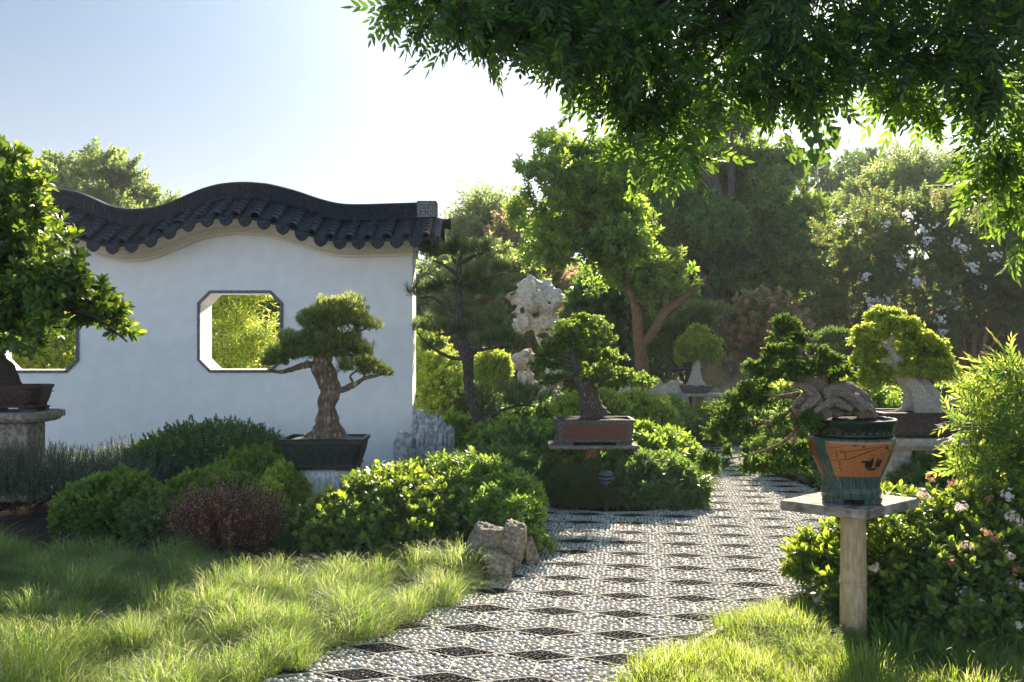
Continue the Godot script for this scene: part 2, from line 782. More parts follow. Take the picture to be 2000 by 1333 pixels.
func clear_sky(w: int, h: int) -> ImageTexture:
	# clear air: blue overhead, pale at the horizon, a broad white glow round the sun
	var im := Image.create_empty(w, h, false, Image.FORMAT_RGBF)
	for j in h:
		var el := PI / 2.0 - PI * (j + 0.5) / h
		for i in w:
			var az := TAU * (i + 0.5) / w
			var d := Vector3(sin(az) * cos(el), sin(el), -cos(az) * cos(el))
			var gam := rad_to_deg(acos(clampf(d.dot(sun_to), -1.0, 1.0)))
			var e := rad_to_deg(maxf(el, 0.0))
			var c := Vector3(0.055, 0.165, 0.315).lerp(Vector3(1.0, 1.0, 1.0), exp(-e / 8.5))
			c *= (1.0 + pow(cos(deg_to_rad(gam)), 2.0)) / 1.587 * (1.0 + 2.2 * maxf(0.0, -cos(deg_to_rad(gam))))
			c += Vector3(1.0, 0.975, 0.93) * 5.6 * exp(-gam / 9.5)
			c *= 0.43
			im.set_pixel(i, j, Color(c.x, c.y, c.z))
	return ImageTexture.create_from_image(im)


func make_materials() -> void:
	M.plaster = grained(3, Color(0.925, 0.92, 0.915), Color(0.945, 0.942, 0.935), 1.7, 0.12, 0.9)
	M.cream = grained(4, Color(0.90, 0.86, 0.77), Color(0.93, 0.89, 0.80), 0.8, 0.1, 0.85)
	M.tile = grained(5, Color(0.15, 0.155, 0.17), Color(0.23, 0.235, 0.255), 0.5, 0.25, 0.62)
	M.tile2 = grained(6, Color(0.17, 0.16, 0.165), Color(0.27, 0.25, 0.25), 0.4, 0.25, 0.66)
	M.frame = grained(7, Color(0.40, 0.41, 0.44), Color(0.50, 0.51, 0.54), 0.4, 0.15, 0.75)
	M.concrete = grained(8, Color(0.42, 0.40, 0.36), Color(0.60, 0.57, 0.52), 0.45, 0.5, 0.9)
	M.concrete_pale = grained(9, Color(0.55, 0.53, 0.49), Color(0.68, 0.66, 0.62), 0.5, 0.4, 0.9)
	M.slab = grained(10, Color(0.34, 0.30, 0.26), Color(0.68, 0.64, 0.58), 0.7, 0.5, 0.85, 0.012)
	M.bamboo_post = grained(11, Color(0.62, 0.52, 0.38), Color(0.73, 0.65, 0.51), 0.4, 0.08, 0.7, 0.012, FastNoiseLite.TYPE_SIMPLEX_SMOOTH, Vector3(2.5, 0.5, 2.5))
	M.rock = grained(12, Color(0.50, 0.50, 0.51), Color(0.82, 0.82, 0.82), 0.6, 0.7, 0.85, 0.015)
	M.rock_pale = grained(13, Color(0.66, 0.60, 0.50), Color(0.86, 0.83, 0.77), 0.9, 1.5, 0.9, 0.015)
	M.rock_brown = grained(14, Color(0.36, 0.33, 0.28), Color(0.60, 0.56, 0.50), 0.4, 1.2, 0.9, 0.02)
	M.stump = grained(15, Color(0.66, 0.64, 0.63), Color(0.88, 0.87, 0.86), 0.35, 0.5, 0.8, 0.012, FastNoiseLite.TYPE_SIMPLEX_SMOOTH, Vector3(1.6, 0.6, 1.6))
	M.mulch = grained(16, Color(0.16, 0.115, 0.085), Color(0.34, 0.26, 0.20), 0.5, 2.5, 0.95, 0.05)
	M.mortar = grained(17, Color(0.36, 0.355, 0.35), Color(0.46, 0.45, 0.44), 0.4, 0.4, 0.9, 0.03)
	M.dark_mortar = grained(41, Color(0.12, 0.12, 0.125), Color(0.18, 0.18, 0.185), 0.4, 0.0, 0.85, 0.03)
	M.dark_mortar.metallic_specular = 0.05
	M.dark_mortar.roughness = 1.0
	M.mortar.metallic_specular = 0.1
	M.strip = grained(18, Color(0.58, 0.56, 0.52), Color(0.74, 0.72, 0.68), 0.3, 0.2, 0.7)
	M.bark_pine = grained(19, Color(0.30, 0.245, 0.20), Color(0.76, 0.69, 0.62), 0.8, 1.2, 0.9, 0.03, FastNoiseLite.TYPE_CELLULAR, Vector3(1.3, 0.55, 1.3))
	M.bark_dark = grained(20, Color(0.16, 0.125, 0.10), Color(0.36, 0.30, 0.25), 0.2, 1.0, 0.9, 0.02, FastNoiseLite.TYPE_SIMPLEX_SMOOTH, Vector3(2, 0.5, 2))
	M.bark_red = grained(21, Color(0.36, 0.27, 0.21), Color(0.56, 0.45, 0.37), 0.4, 0.7, 0.85, 0.02, FastNoiseLite.TYPE_SIMPLEX_SMOOTH, Vector3(2, 0.5, 2))
	M.bark_grey = grained(22, Color(0.22, 0.195, 0.18), Color(0.54, 0.51, 0.48), 0.6, 1.5, 0.9, 0.03, FastNoiseLite.TYPE_CELLULAR, Vector3(1.5, 0.5, 1.5))
	M.bark_white = grained(23, Color(0.52, 0.50, 0.47), Color(0.76, 0.75, 0.72), 0.25, 0.7, 0.85, 0.02, FastNoiseLite.TYPE_SIMPLEX_SMOOTH, Vector3(2, 0.6, 2))
	M.driftwood = grained(24, Color(0.40, 0.32, 0.26), Color(0.80, 0.75, 0.68), 0.12, 1.4, 0.85, 0.02, FastNoiseLite.TYPE_SIMPLEX_SMOOTH, Vector3(3, 0.8, 1.2))
	M.soil = grained(25, Color(0.18, 0.14, 0.11), Color(0.42, 0.36, 0.30), 0.1, 1.5, 0.95, 0.06)
	M.gravel = grained(26, Color(0.50, 0.48, 0.44), Color(0.74, 0.72, 0.68), 0.08, 1.5, 0.95, 0.06)
	M.pot_green = grained(27, Color(0.10, 0.135, 0.135), Color(0.16, 0.20, 0.195), 0.4, 0.1, 0.38)
	M.pot_brown = grained(28, Color(0.20, 0.145, 0.13), Color(0.30, 0.22, 0.20), 0.3, 0.15, 0.5)
	M.pot_plum = grained(29, Color(0.215, 0.165, 0.16), Color(0.29, 0.235, 0.23), 0.3, 0.1, 0.6)
	M.pot_rust = grained(30, Color(0.35, 0.19, 0.155), Color(0.46, 0.31, 0.27), 0.12, 0.2, 0.6, 0.03, FastNoiseLite.TYPE_SIMPLEX_SMOOTH, Vector3(2.5, 0.5, 2.5))
	M.pot_grey = grained(31, Color(0.27, 0.255, 0.25), Color(0.38, 0.36, 0.35), 0.3, 0.1, 0.6)
	M.glaze = grained(32, Color(0.13, 0.17, 0.145), Color(0.34, 0.42, 0.39), 0.2, 0.05, 0.24, 0.02, FastNoiseLite.TYPE_SIMPLEX_SMOOTH, Vector3(3.5, 0.16, 3.5))
	M.glaze_rim = grained(33, Color(0.11, 0.14, 0.115), Color(0.19, 0.22, 0.19), 0.2, 0.05, 0.25)
	M.wood_old = grained(34, Color(0.36, 0.33, 0.29), Color(0.58, 0.55, 0.50), 0.3, 0.4, 0.9)
	M.black_metal = plain(0.012, 0.012, 0.014, 0.4, 0.5)
	M.lamp = plain(0.07, 0.08, 0.10, 0.42, 0.5)
	M.post_warm = grained(35, Color(0.55, 0.38, 0.22), Color(0.70, 0.52, 0.34), 0.2, 0.2, 0.6)
	# foliage
	M.leaf_gloss = leafy(0.036, 0.070, 0.016, 0.36, 0.56, 0.05, 0.15, 0.42, 0.45)
	M.leaf_gloss_young = leafy(0.09, 0.14, 0.025, 0.58, 0.72, 0.06, 0.32, 0.42, 0.45)
	M.leaf_bronze = leafy(0.16, 0.09, 0.03, 0.75, 0.42, 0.10, 0.34, 0.4, 0.5)
	M.leaf_hedge = leafy(0.050, 0.100, 0.026, 0.35, 0.55, 0.06, 0.22, 0.5, 0.4)
	M.leaf_hedge_young = leafy(0.10, 0.17, 0.035, 0.55, 0.75, 0.08, 0.34, 0.45, 0.45)
	M.leaf_dark = leafy(0.042, 0.078, 0.028, 0.30, 0.48, 0.07, 0.17, 0.42, 0.5)
	M.leaf_myrtle = leafy(0.048, 0.078, 0.036, 0.42, 0.56, 0.14, 0.24, 0.5, 0.4)
	M.leaf_nandina = leafy(0.13, 0.17, 0.04, 0.72, 0.80, 0.12, 0.40, 0.5, 0.4)
	M.leaf_box = leafy(0.050, 0.095, 0.022, 0.35, 0.55, 0.05, 0.22, 0.5, 0.4)
	M.leaf_box_young = leafy(0.085, 0.14, 0.028, 0.5, 0.70, 0.07, 0.30, 0.5, 0.4)
	M.leaf_tree = leafy(0.045, 0.085, 0.026, 0.40, 0.66, 0.08, 0.26, 0.45, 0.45)
	M.leaf_tree_light = leafy(0.085, 0.135, 0.035, 0.58, 0.78, 0.10, 0.38, 0.45, 0.45)
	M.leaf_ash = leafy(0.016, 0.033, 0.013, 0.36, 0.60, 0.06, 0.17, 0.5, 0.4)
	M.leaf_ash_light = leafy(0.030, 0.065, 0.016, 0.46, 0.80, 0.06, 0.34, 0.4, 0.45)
	M.leaf_yellow = leafy(0.19, 0.24, 0.045, 0.80, 0.88, 0.14, 0.50, 0.5, 0.4)
	M.leaf_maple = leafy(0.085, 0.14, 0.022, 0.62, 0.78, 0.06, 0.38, 0.5, 0.4)
	M.leaf_elm = leafy(0.035, 0.070, 0.020, 0.42, 0.60, 0.06, 0.26, 0.5, 0.4)
	M.leaf_far = leafy(0.050, 0.085, 0.035, 0.45, 0.62, 0.14, 0.30, 0.6, 0.3)
	M.leaf_far_pale = leafy(0.11, 0.14, 0.06, 0.62, 0.72, 0.22, 0.34, 0.6, 0.3)
	M.leaf_rust = leafy(0.24, 0.15, 0.09, 0.78, 0.55, 0.30, 0.32, 0.6, 0.3)
	M.leaf_grey = leafy(0.075, 0.10, 0.078, 0.4, 0.5, 0.3, 0.18, 0.65, 0.3)
	M.leaf_grey_tip = leafy(0.20, 0.22, 0.16, 0.6, 0.62, 0.4, 0.30, 0.65, 0.3)
	M.leaf_red = leafy(0.095, 0.038, 0.030, 0.55, 0.22, 0.10, 0.28, 0.6, 0.3)
	M.straw = leafy(0.30, 0.21, 0.14, 0.8, 0.6, 0.4, 0.32, 0.7, 0.3)
	M.needle = leafy(0.085, 0.125, 0.045, 0.45, 0.62, 0.10, 0.22, 0.5, 0.4)
	M.needle_young = leafy(0.25, 0.28, 0.11, 0.78, 0.84, 0.26, 0.5, 0.5, 0.4)
	M.needle_dark = leafy(0.045, 0.078, 0.040, 0.32, 0.50, 0.10, 0.18, 0.5, 0.4)
	M.needle_dark_tip = leafy(0.15, 0.20, 0.09, 0.55, 0.68, 0.2, 0.28, 0.5, 0.4)
	M.juniper = leafy(0.075, 0.125, 0.045, 0.40, 0.62, 0.08, 0.24, 0.55, 0.35)
	M.juniper_tip = leafy(0.13, 0.19, 0.06, 0.60, 0.80, 0.14, 0.40, 0.55, 0.35)
	M.grass = leafy(0.070, 0.115, 0.030, 0.52, 0.74, 0.11, 0.30, 0.5, 0.4)
	M.grass_pale = leafy(0.22, 0.22, 0.11, 0.85, 0.82, 0.42, 0.40, 0.55, 0.4)
	M.turf = leafy(0.080, 0.125, 0.028, 0.60, 0.78, 0.09, 0.33, 0.5, 0.4)
	M.painting = pot_painting()
	M.painting_side = grained(40, Color(0.42, 0.24, 0.16), Color(0.58, 0.36, 0.25), 0.15, 0.1, 0.4)
	M.petal = leafy(0.80, 0.68, 0.62, 0.95, 0.78, 0.70, 0.35, 0.6, 0.3)
	M.petal_white = leafy(0.86, 0.85, 0.83, 0.95, 0.94, 0.92, 0.35, 0.6, 0.3)
	M.petal_faded = leafy(0.40, 0.19, 0.11, 0.8, 0.45, 0.3, 0.3, 0.6, 0.3)
	M.twig = plain(0.07, 0.05, 0.035, 0.8, 0.3)
	M.twig_green = plain(0.09, 0.10, 0.04, 0.7, 0.3)


func make_sprigs() -> void:
	S.broad = sprigs({"n": 9, "L": 0.085, "W": 0.0185, "stem": 0.05, "open0": 95, "open1": 25, "fine": true, "young": 0.24}, [M.leaf_gloss, M.leaf_gloss_young, M.twig], 3)
	S.broad_bronze = sprigs({"n": 8, "L": 0.075, "W": 0.017, "stem": 0.05, "open0": 90, "open1": 20, "fine": true, "young": 0.4}, [M.leaf_gloss_young, M.leaf_bronze, M.twig], 2)
	S.round = sprigs({"n": 8, "L": 0.064, "W": 0.0185, "stem": 0.05, "open0": 90, "open1": 20, "fine": true, "young": 0.36}, [M.leaf_gloss, M.leaf_gloss_young, M.twig], 3)
	S.whorl = sprigs({"n": 12, "L": 0.066, "W": 0.0105, "stem": 0.025, "open0": 95, "open1": 35, "fine": true, "young": 0.34}, [M.leaf_hedge, M.leaf_hedge_young], 3)
	S.whorl_dark = sprigs({"n": 10, "L": 0.07, "W": 0.0140, "stem": 0.03, "open0": 95, "open1": 30, "fine": false, "young": 0.2}, [M.leaf_dark, M.leaf_hedge, M.twig], 3)
	S.whorl_mid = sprigs({"n": 10, "L": 0.078, "W": 0.0155, "stem": 0.03, "open0": 95, "open1": 30, "young": 0.4}, [M.leaf_hedge, M.leaf_hedge_young, M.twig], 3)
	S.haw = sprigs({"n": 9, "L": 0.062, "W": 0.0135, "stem": 0.045, "open0": 95, "open1": 20, "fine": true, "young": 0.24}, [M.leaf_gloss, M.leaf_gloss_young, M.twig], 3)
	S.box = sprigs({"n": 20, "L": 0.026, "W": 0.0065, "stem": 0.07, "open0": 80, "open1": 30, "young": 0.35}, [M.leaf_box, M.leaf_box_young, M.twig], 3)
	S.box_dark = sprigs({"n": 22, "L": 0.024, "W": 0.006, "stem": 0.07, "open0": 80, "open1": 30, "young": 0.1}, [M.leaf_dark, M.leaf_red, M.twig], 2)
	S.azalea = sprigs({"n": 18, "L": 0.034, "W": 0.0075, "stem": 0.07, "open0": 85, "open1": 25, "young": 0.25}, [M.leaf_dark, M.leaf_box, M.twig], 3)
	S.gold = sprigs({"n": 13, "L": 0.055, "W": 0.0135, "stem": 0.08, "open0": 85, "open1": 25, "young": 0.5}, [M.leaf_hedge_young, M.leaf_yellow, M.twig], 2)
	S.rosemary = sprigs({"n": 30, "L": 0.026, "W": 0.0022, "stem": 0.16, "open0": 65, "open1": 20, "young": 0.2}, [M.leaf_grey, M.leaf_grey_tip, M.twig], 3)
	S.barberry = sprigs({"n": 26, "L": 0.02, "W": 0.006, "stem": 0.26, "open0": 75, "open1": 40, "young": 0.35}, [M.leaf_red, M.straw, M.twig], 3)
	S.drygrass = sprigs({"n": 30, "L": 0.2, "W": 0.0016, "stem": 0.03, "open0": 60, "open1": 8, "shape": "needle", "young": 0.3}, [M.straw, M.grass_pale], 2)
	S.pine = sprigs({"n": 20, "L": 0.052, "W": 0.0024, "stem": 0.02, "open0": 60, "open1": 6, "shape": "needle", "young": 0.75}, [M.needle, M.needle_young, M.twig], 3)
	S.pine_tree = sprigs({"n": 20, "L": 0.13, "W": 0.0042, "stem": 0.05, "open0": 60, "open1": 6, "shape": "needle", "young": 0.35}, [M.needle_dark, M.needle_dark_tip, M.twig], 3)
	S.pine_far = sprigs({"n": 26, "L": 0.16, "W": 0.004, "stem": 0.06, "open0": 75, "open1": 10, "shape": "needle", "young": 0.4}, [M.needle, M.needle_young], 2)
	S.juniper = sprigs({"n": 52, "L": 0.013, "W": 0.0022, "stem": 0.034, "open0": 70, "open1": 20, "shape": "needle", "young": 0.5}, [M.juniper, M.juniper_tip, M.twig], 3)
	S.elm = sprigs({"n": 12, "L": 0.033, "W": 0.0105, "stem": 0.03, "open0": 75, "open1": 30, "young": 0.3}, [M.leaf_elm, M.leaf_hedge_young, M.twig], 3)
	S.maple = sprigs({"n": 10, "L": 0.046, "W": 0.015, "stem": 0.03, "open0": 80, "open1": 40, "droop": 0.2, "young": 0.45}, [M.leaf_maple, M.leaf_yellow, M.twig], 3)
	S.nandina = sprigs({"n": 15, "L": 0.062, "W": 0.0075, "stem": 0.17, "pinnate": true, "droop": 0.55, "shape": "lance", "fine": true, "young": 0.5}, [M.leaf_hedge, M.leaf_nandina, M.twig_green], 3)
	S.ash = sprigs({"n": 11, "L": 0.088, "W": 0.0155, "stem": 0.24, "pinnate": true, "droop": 0.35, "shape": "lance", "fine": true, "young": 0.3}, [M.leaf_ash, M.leaf_ash_light, M.twig_green], 4)
	S.tree = sprigs({"n": 16, "L": 0.13, "W": 0.027, "stem": 0.17, "open0": 80, "open1": 40, "droop": 0.35, "shape": "lance", "young": 0.6}, [M.leaf_tree, M.leaf_tree_light, M.twig], 3)
	S.tree_dark = sprigs({"n": 18, "L": 0.15, "W": 0.034, "stem": 0.2, "open0": 80, "open1": 40, "droop": 0.35, "shape": "lance", "young": 0.3}, [M.leaf_tree, M.leaf_tree_light, M.twig], 3)
	S.myrtle = sprigs({"n": 20, "L": 0.085, "W": 0.024, "stem": 0.26, "open0": 75, "open1": 35, "young": 0.12}, [M.leaf_myrtle, M.leaf_bronze, M.twig], 3)
	S.far = sprigs({"n": 26, "L": 0.15, "W": 0.045, "stem": 0.5, "open0": 80, "open1": 35, "young": 0.35}, [M.leaf_far, M.leaf_far_pale], 3)
	S.far_lit_tone = sprigs({"n": 22, "L": 0.17, "W": 0.05, "stem": 0.5, "open0": 80, "open1": 35, "young": 0.6}, [M.leaf_far_pale, M.leaf_yellow], 2)  # sunlit look put into paler, yellower leaf colours
	S.far_rust = sprigs({"n": 26, "L": 0.13, "W": 0.04, "stem": 0.5, "open0": 80, "open1": 35, "young": 0.4}, [M.leaf_far, M.leaf_rust], 2)
	S.far_dark = sprigs({"n": 26, "L": 0.13, "W": 0.036, "stem": 0.4, "open0": 80, "open1": 35, "young": 0.12}, [M.leaf_dark, M.leaf_far], 2)
	S.bamboo = sprigs({"n": 16, "L": 0.15, "W": 0.011, "stem": 0.4, "open0": 75, "open1": 30, "droop": 0.5, "shape": "lance", "young": 0.75}, [M.leaf_hedge_young, M.leaf_yellow, M.twig_green], 3)
	S.bamboo_far = sprigs({"n": 26, "L": 0.28, "W": 0.028, "stem": 0.9, "open0": 75, "open1": 30, "droop": 0.5, "shape": "lance", "young": 0.5}, [M.leaf_far, M.leaf_far_pale], 2)


# ---------------------------------------------------------------- ground and path
func gp(px: float, py: float) -> Vector2:
	var d := EYE * F / (py - PY)
	return Vector2((px - PX) * d / F, -d)


func gpoly(rows: Array) -> PackedVector2Array:
	var out := PackedVector2Array()
	for r in rows:
		out.append(gp(r[0], r[1]))
	return out


func sheet(poly: PackedVector2Array, y: float) -> ArrayMesh:
	var V := PackedVector3Array()
	for p in poly:
		V.append(Vector3(p.x, y, p.y))
	var I := Geometry2D.triangulate_polygon(poly)
	for t in range(0, I.size(), 3):
		var n := (V[I[t + 2]] - V[I[t]]).cross(V[I[t + 1]] - V[I[t]])
		if n.y < 0.0:
			var k := I[t]
			I[t] = I[t + 1]
			I[t + 1] = k
	return mk(V, I, true, false)


func make_ground() -> void:
	var half := 420.0
	var gm := mk(PackedVector3Array([Vector3(-half, 0, half), Vector3(-half, 0, -half), Vector3(half, 0, -half), Vector3(half, 0, half)]), PackedInt32Array([0, 1, 2, 0, 2, 3]), true, false)
	struct("ground", gm, M.mulch)
	# bark chips on the bare bed at the left
	var V := PackedVector3Array()
	var I := PackedInt32Array()
	blade(V, I, Transform3D(Basis(), Vector3(0, -0.5, 0)), 1.0, 0.22, "oval", false)
	var chip := mk(V, I, true, false)
	chip.surface_set_material(0, M.bark_dark)
	var where := []
	for k in 5200:
		var x := rng.randf_range(-6.2, -1.6)
		var z := -rng.randf_range(6.3, 10.6)
		var b := Basis.from_euler(Vector3(-PI / 2 + rng.randfn() * 0.35, rng.randf() * TAU, 0)).scaled(Vector3.ONE * rng.randf_range(0.02, 0.055))
		where.append(Transform3D(b, Vector3(x, 0.008 + rng.randf() * 0.015, z)))
	for k in 2500:
		var x := rng.randf_range(-0.9, 3.4)
		var z := -rng.randf_range(8.6, 16.0)
		var b := Basis.from_euler(Vector3(-PI / 2 + rng.randfn() * 0.35, rng.randf() * TAU, 0)).scaled(Vector3.ONE * rng.randf_range(0.02, 0.055))
		var p := Vector2(x, z)
		if not Geometry2D.is_point_in_polygon(p, path_outline()):
			where.append(Transform3D(b, Vector3(x, 0.008 + rng.randf() * 0.015, z)))
	var holder := swarm("bark_mulch", chip, where, self)
	tag(holder, "dark brown bark mulch strewn over the planting beds", "mulch")


func path_outline() -> PackedVector2Array:
	return gpoly([[150, 1540], [400, 1395], [520, 1333], [640, 1277], [760, 1224], [880, 1174], [960, 1141], [1002, 1108], [1035, 1060], [1020, 1030], [900, 1012], [900, 984], [1040, 991], [1100, 1000], [1180, 1005], [1260, 1004], [1330, 995], [1372, 976], [1384, 955], [1372, 920], [1345, 892], [1322, 868], [1312, 846],
		[1590, 840], [1600, 856], [1480, 862], [1445, 874], [1452, 892], [1500, 924], [1560, 946], [1620, 963], [1760, 990], [2150, 1010], [2150, 1075], [1800, 1085], [1650, 1120], [1540, 1178], [1390, 1244], [1235, 1333], [1130, 1400], [900, 1560]])


const TURN := 0.14
const CELL_W := 0.412
const CELL_D := 0.384
const DIA := 0.088         # half the depth of a dark diamond


func grid(u: float, v: float) -> Vector2:
	# u across, v away from the viewer, in the paving's own axes
	var o := Vector2(0.1395, -4.65)
	return o + Vector2(cos(TURN), sin(TURN)) * u + Vector2(sin(TURN), -cos(TURN)) * v


func make_path() -> void:
	var outline := path_outline()
	var path := struct("path", sheet(outline, 0.006), M.mortar)
	var pebbles := []
	for k in 4:
		pebbles.append(rock_mesh(Vector3(1, 0.9, 1), 300 + k, {"res": 5, "cuts": 3, "rough": 0.12}))
	var light_mats := [M.pebble_a, M.pebble_b, M.pebble_c] if M.has("pebble_a") else []
	var tones := [[0.60, 0.57, 0.52], [0.46, 0.435, 0.40], [0.70, 0.68, 0.64], [0.52, 0.465, 0.40]]
	for t in tones:
		light_mats.append(plain(t[0], t[1], t[2], 0.5, 0.45))
	var dark_mats := [plain(0.020, 0.021, 0.025, 0.5, 0.2), plain(0.032, 0.032, 0.037, 0.55, 0.2), plain(0.013, 0.013, 0.016, 0.45, 0.25)]
	var bed_v := PackedVector3Array()
	var bed_i := PackedInt32Array()
	var strips := []
	var all := []          # [distance, transform, shape, material]
	for iv in range(-4, 32):
		for iu in range(-10, 12):
			var cu := iu * CELL_W
			var cv := iv * CELL_D
			var c := grid(cu, cv)
			if c.y > -3.4 or c.y < -16.5:
				continue
			# the dark diamond
			if Geometry2D.is_point_in_polygon(c, outline):
				var k0 := bed_v.size()
				for q in [Vector2(-CELL_W * 0.475, 0), Vector2(0, DIA * 0.94), Vector2(CELL_W * 0.475, 0), Vector2(0, -DIA * 0.94)]:
					var g := grid(cu + q.x, cv + q.y)
					bed_v.append(Vector3(g.x, 0.010, g.y))
				bed_i.append_array([k0, k0 + 1, k0 + 2, k0, k0 + 2, k0 + 3])
			for a in range(-7, 8):
				var v := a * 0.0122
				var wide := (1.0 - absf(v) / (DIA * 0.93)) * CELL_W * 0.47
				if wide <= 0.012:
					continue
				var n := int(wide * 2.0 / 0.031)
				for k in n:
					var u := -wide + (k + 0.5 + rng.randf_range(-0.2, 0.2)) * wide * 2.0 / n + v * 0.6
					all.append(pebble_at(grid(cu + u, cv + v), Vector3(0.0172, 0.009, 0.0068), TURN + 0.35 + rng.randfn() * 0.15, true))
			# the pale field between this row and the next one away
			var cols := 14
			for k in cols:
				var u := (k + 0.5) / cols * CELL_W
				var edge := 1.0 - absf(u - CELL_W / 2.0) / (CELL_W / 2.0)     # 0 at the diamonds' middles, 1 at their tips
				var lo := DIA * (1.0 - edge) + 0.014
				var hi := CELL_D - DIA * (1.0 - edge) - 0.014
				if u < 0.010 or u > CELL_W - 0.010:
					continue
				var m := int((hi - lo) / 0.037)
				for j in m:
					var v := lo + (j + 0.5 + (0.25 if k % 2 == 0 else -0.25) + rng.randf_range(-0.26, 0.26)) * (hi - lo) / m
					all.append(pebble_at(grid(cu + u + rng.randfn() * 0.0045, cv + v + rng.randfn() * 0.003), Vector3(0.0136, 0.0115, 0.0176) * rng.randf_range(0.74, 1.14), TURN + rng.randfn() * 0.5 + (edge - 0.5) * 0.5, false))
			# pale strips along the edges
			var left := Vector2(cu - CELL_W / 2.0, cv)
			var low := Vector2(cu, cv - DIA)
			var right := Vector2(cu + CELL_W / 2.0, cv)
			var top := Vector2(cu, cv + DIA)
			for e in [[left, low], [low, right], [right, top], [top, left]]:
				strips.append([grid(e[0].x, e[0].y), grid(e[1].x, e[1].y), 0.0055])
			strips.append([grid(top.x, top.y + 0.008), grid(cu, cv + CELL_D - DIA - 0.008), 0.006])
	var beds := part("diamond_beds", mk(bed_v, bed_i, true, false), M.dark_mortar, path)
	beds.set_meta("kind", "stuff")
	# edging along both borders
	var lawn_edge := gpoly([[900, 1560], [1130, 1400], [1235, 1333], [1310, 1288], [1390, 1244], [1465, 1210], [1540, 1178]])
	for k in lawn_edge.size() - 1:
		strips.append([lawn_edge[k], lawn_edge[k + 1], 0.02])
	var bed_edge := gpoly([[960, 1141], [1002, 1108], [1035, 1060]])
	for k in bed_edge.size() - 1:
		strips.append([bed_edge[k], bed_edge[k + 1], 0.014])
	var island_edge := gpoly([[900, 984], [1040, 991], [1100, 1000], [1180, 1005], [1260, 1004], [1330, 995], [1372, 976], [1384, 955]])
	for k in island_edge.size() - 1:
		strips.append([island_edge[k], island_edge[k + 1], 0.012])
	var kept := []
	for s in strips:
		var mid: Vector2 = (s[0] + s[1]) / 2.0
		if s[2] > 0.0115 or Geometry2D.is_point_in_polygon(mid, outline):
			kept.append([mid.length() + (100.0 if absf(mid.x / mid.y) > 0.58 or mid.y > -4.1 else 0.0) - (50.0 if s[2] > 0.0115 else 0.0), s])
	kept.sort_custom(func(a, b): return a[0] < b[0])
	var bar := rbox(Vector3(1, 1, 1), 0.08)
	var rest := []
	for k in kept.size():
		var s = kept[k][1]
		var p: Vector2 = s[0]
		var q: Vector2 = s[1]
		var d := q - p
		var b := Basis(Vector3(d.x, 0, d.y).normalized(), Vector3.UP, Vector3(-d.y, 0, d.x).normalized())
		var t := Transform3D(b * Basis.from_scale(Vector3(d.length() - 0.004, 0.022 if s[2] > 0.0115 else 0.014, s[2] * 2.0)), Vector3((p.x + q.x) / 2.0, 0.0, (p.y + q.y) / 2.0))
		if k < 300:
			var o := part("edging_strip" if s[2] > 0.0115 else "tile_strip", bar, M.strip, path)
			o.transform = t
		else:
			rest.append(t)
	bar.surface_set_material(0, M.strip)
	swarm("tile_strips", bar, rest, path)
	# the pebbles: the nearest in view one by one, the others together
	var good := []
	for p in all:
		var q := Vector2(p[1].origin.x, p[1].origin.z)
		if Geometry2D.is_point_in_polygon(q, outline):
			good.append(p)
	good.sort_custom(func(a, b): return a[0] < b[0])
	var lots := {}
	for k in good.size():
		var p = good[k]
		var sh := rng.randi() % 4
		var mi := rng.randi() % (3 if p[2] else 4)
		if k < 300:
			var o := part("pebble", pebbles[sh], dark_mats[mi] if p[2] else light_mats[mi], path)
			o.transform = p[1]
		else:
			var key := [p[2], mi]
			if not lots.has(key):
				lots[key] = []
			lots[key].append(p[1])
	var i := 0
	for key in lots:
		var m: ArrayMesh = pebbles[i % 4].duplicate()
		m.surface_set_material(0, dark_mats[key[1]] if key[0] else light_mats[key[1]])
		swarm("dark_pebbles" if key[0] else "pale_pebbles", m, lots[key], path)
		i += 1


func pebble_at(c: Vector2, size: Vector3, turn: float, dark: bool) -> Array:
	var b := Basis.from_euler(Vector3(rng.randfn() * 0.12, turn, rng.randfn() * 0.12)) * Basis.from_scale(size)
	var seen := absf(c.x / c.y) < 0.56 and c.y < -4.33
	return [c.length() + (0.0 if seen else 100.0), Transform3D(b, Vector3(c.x, (-0.0005 if dark else -0.003) + rng.randf() * 0.003, c.y)), dark]


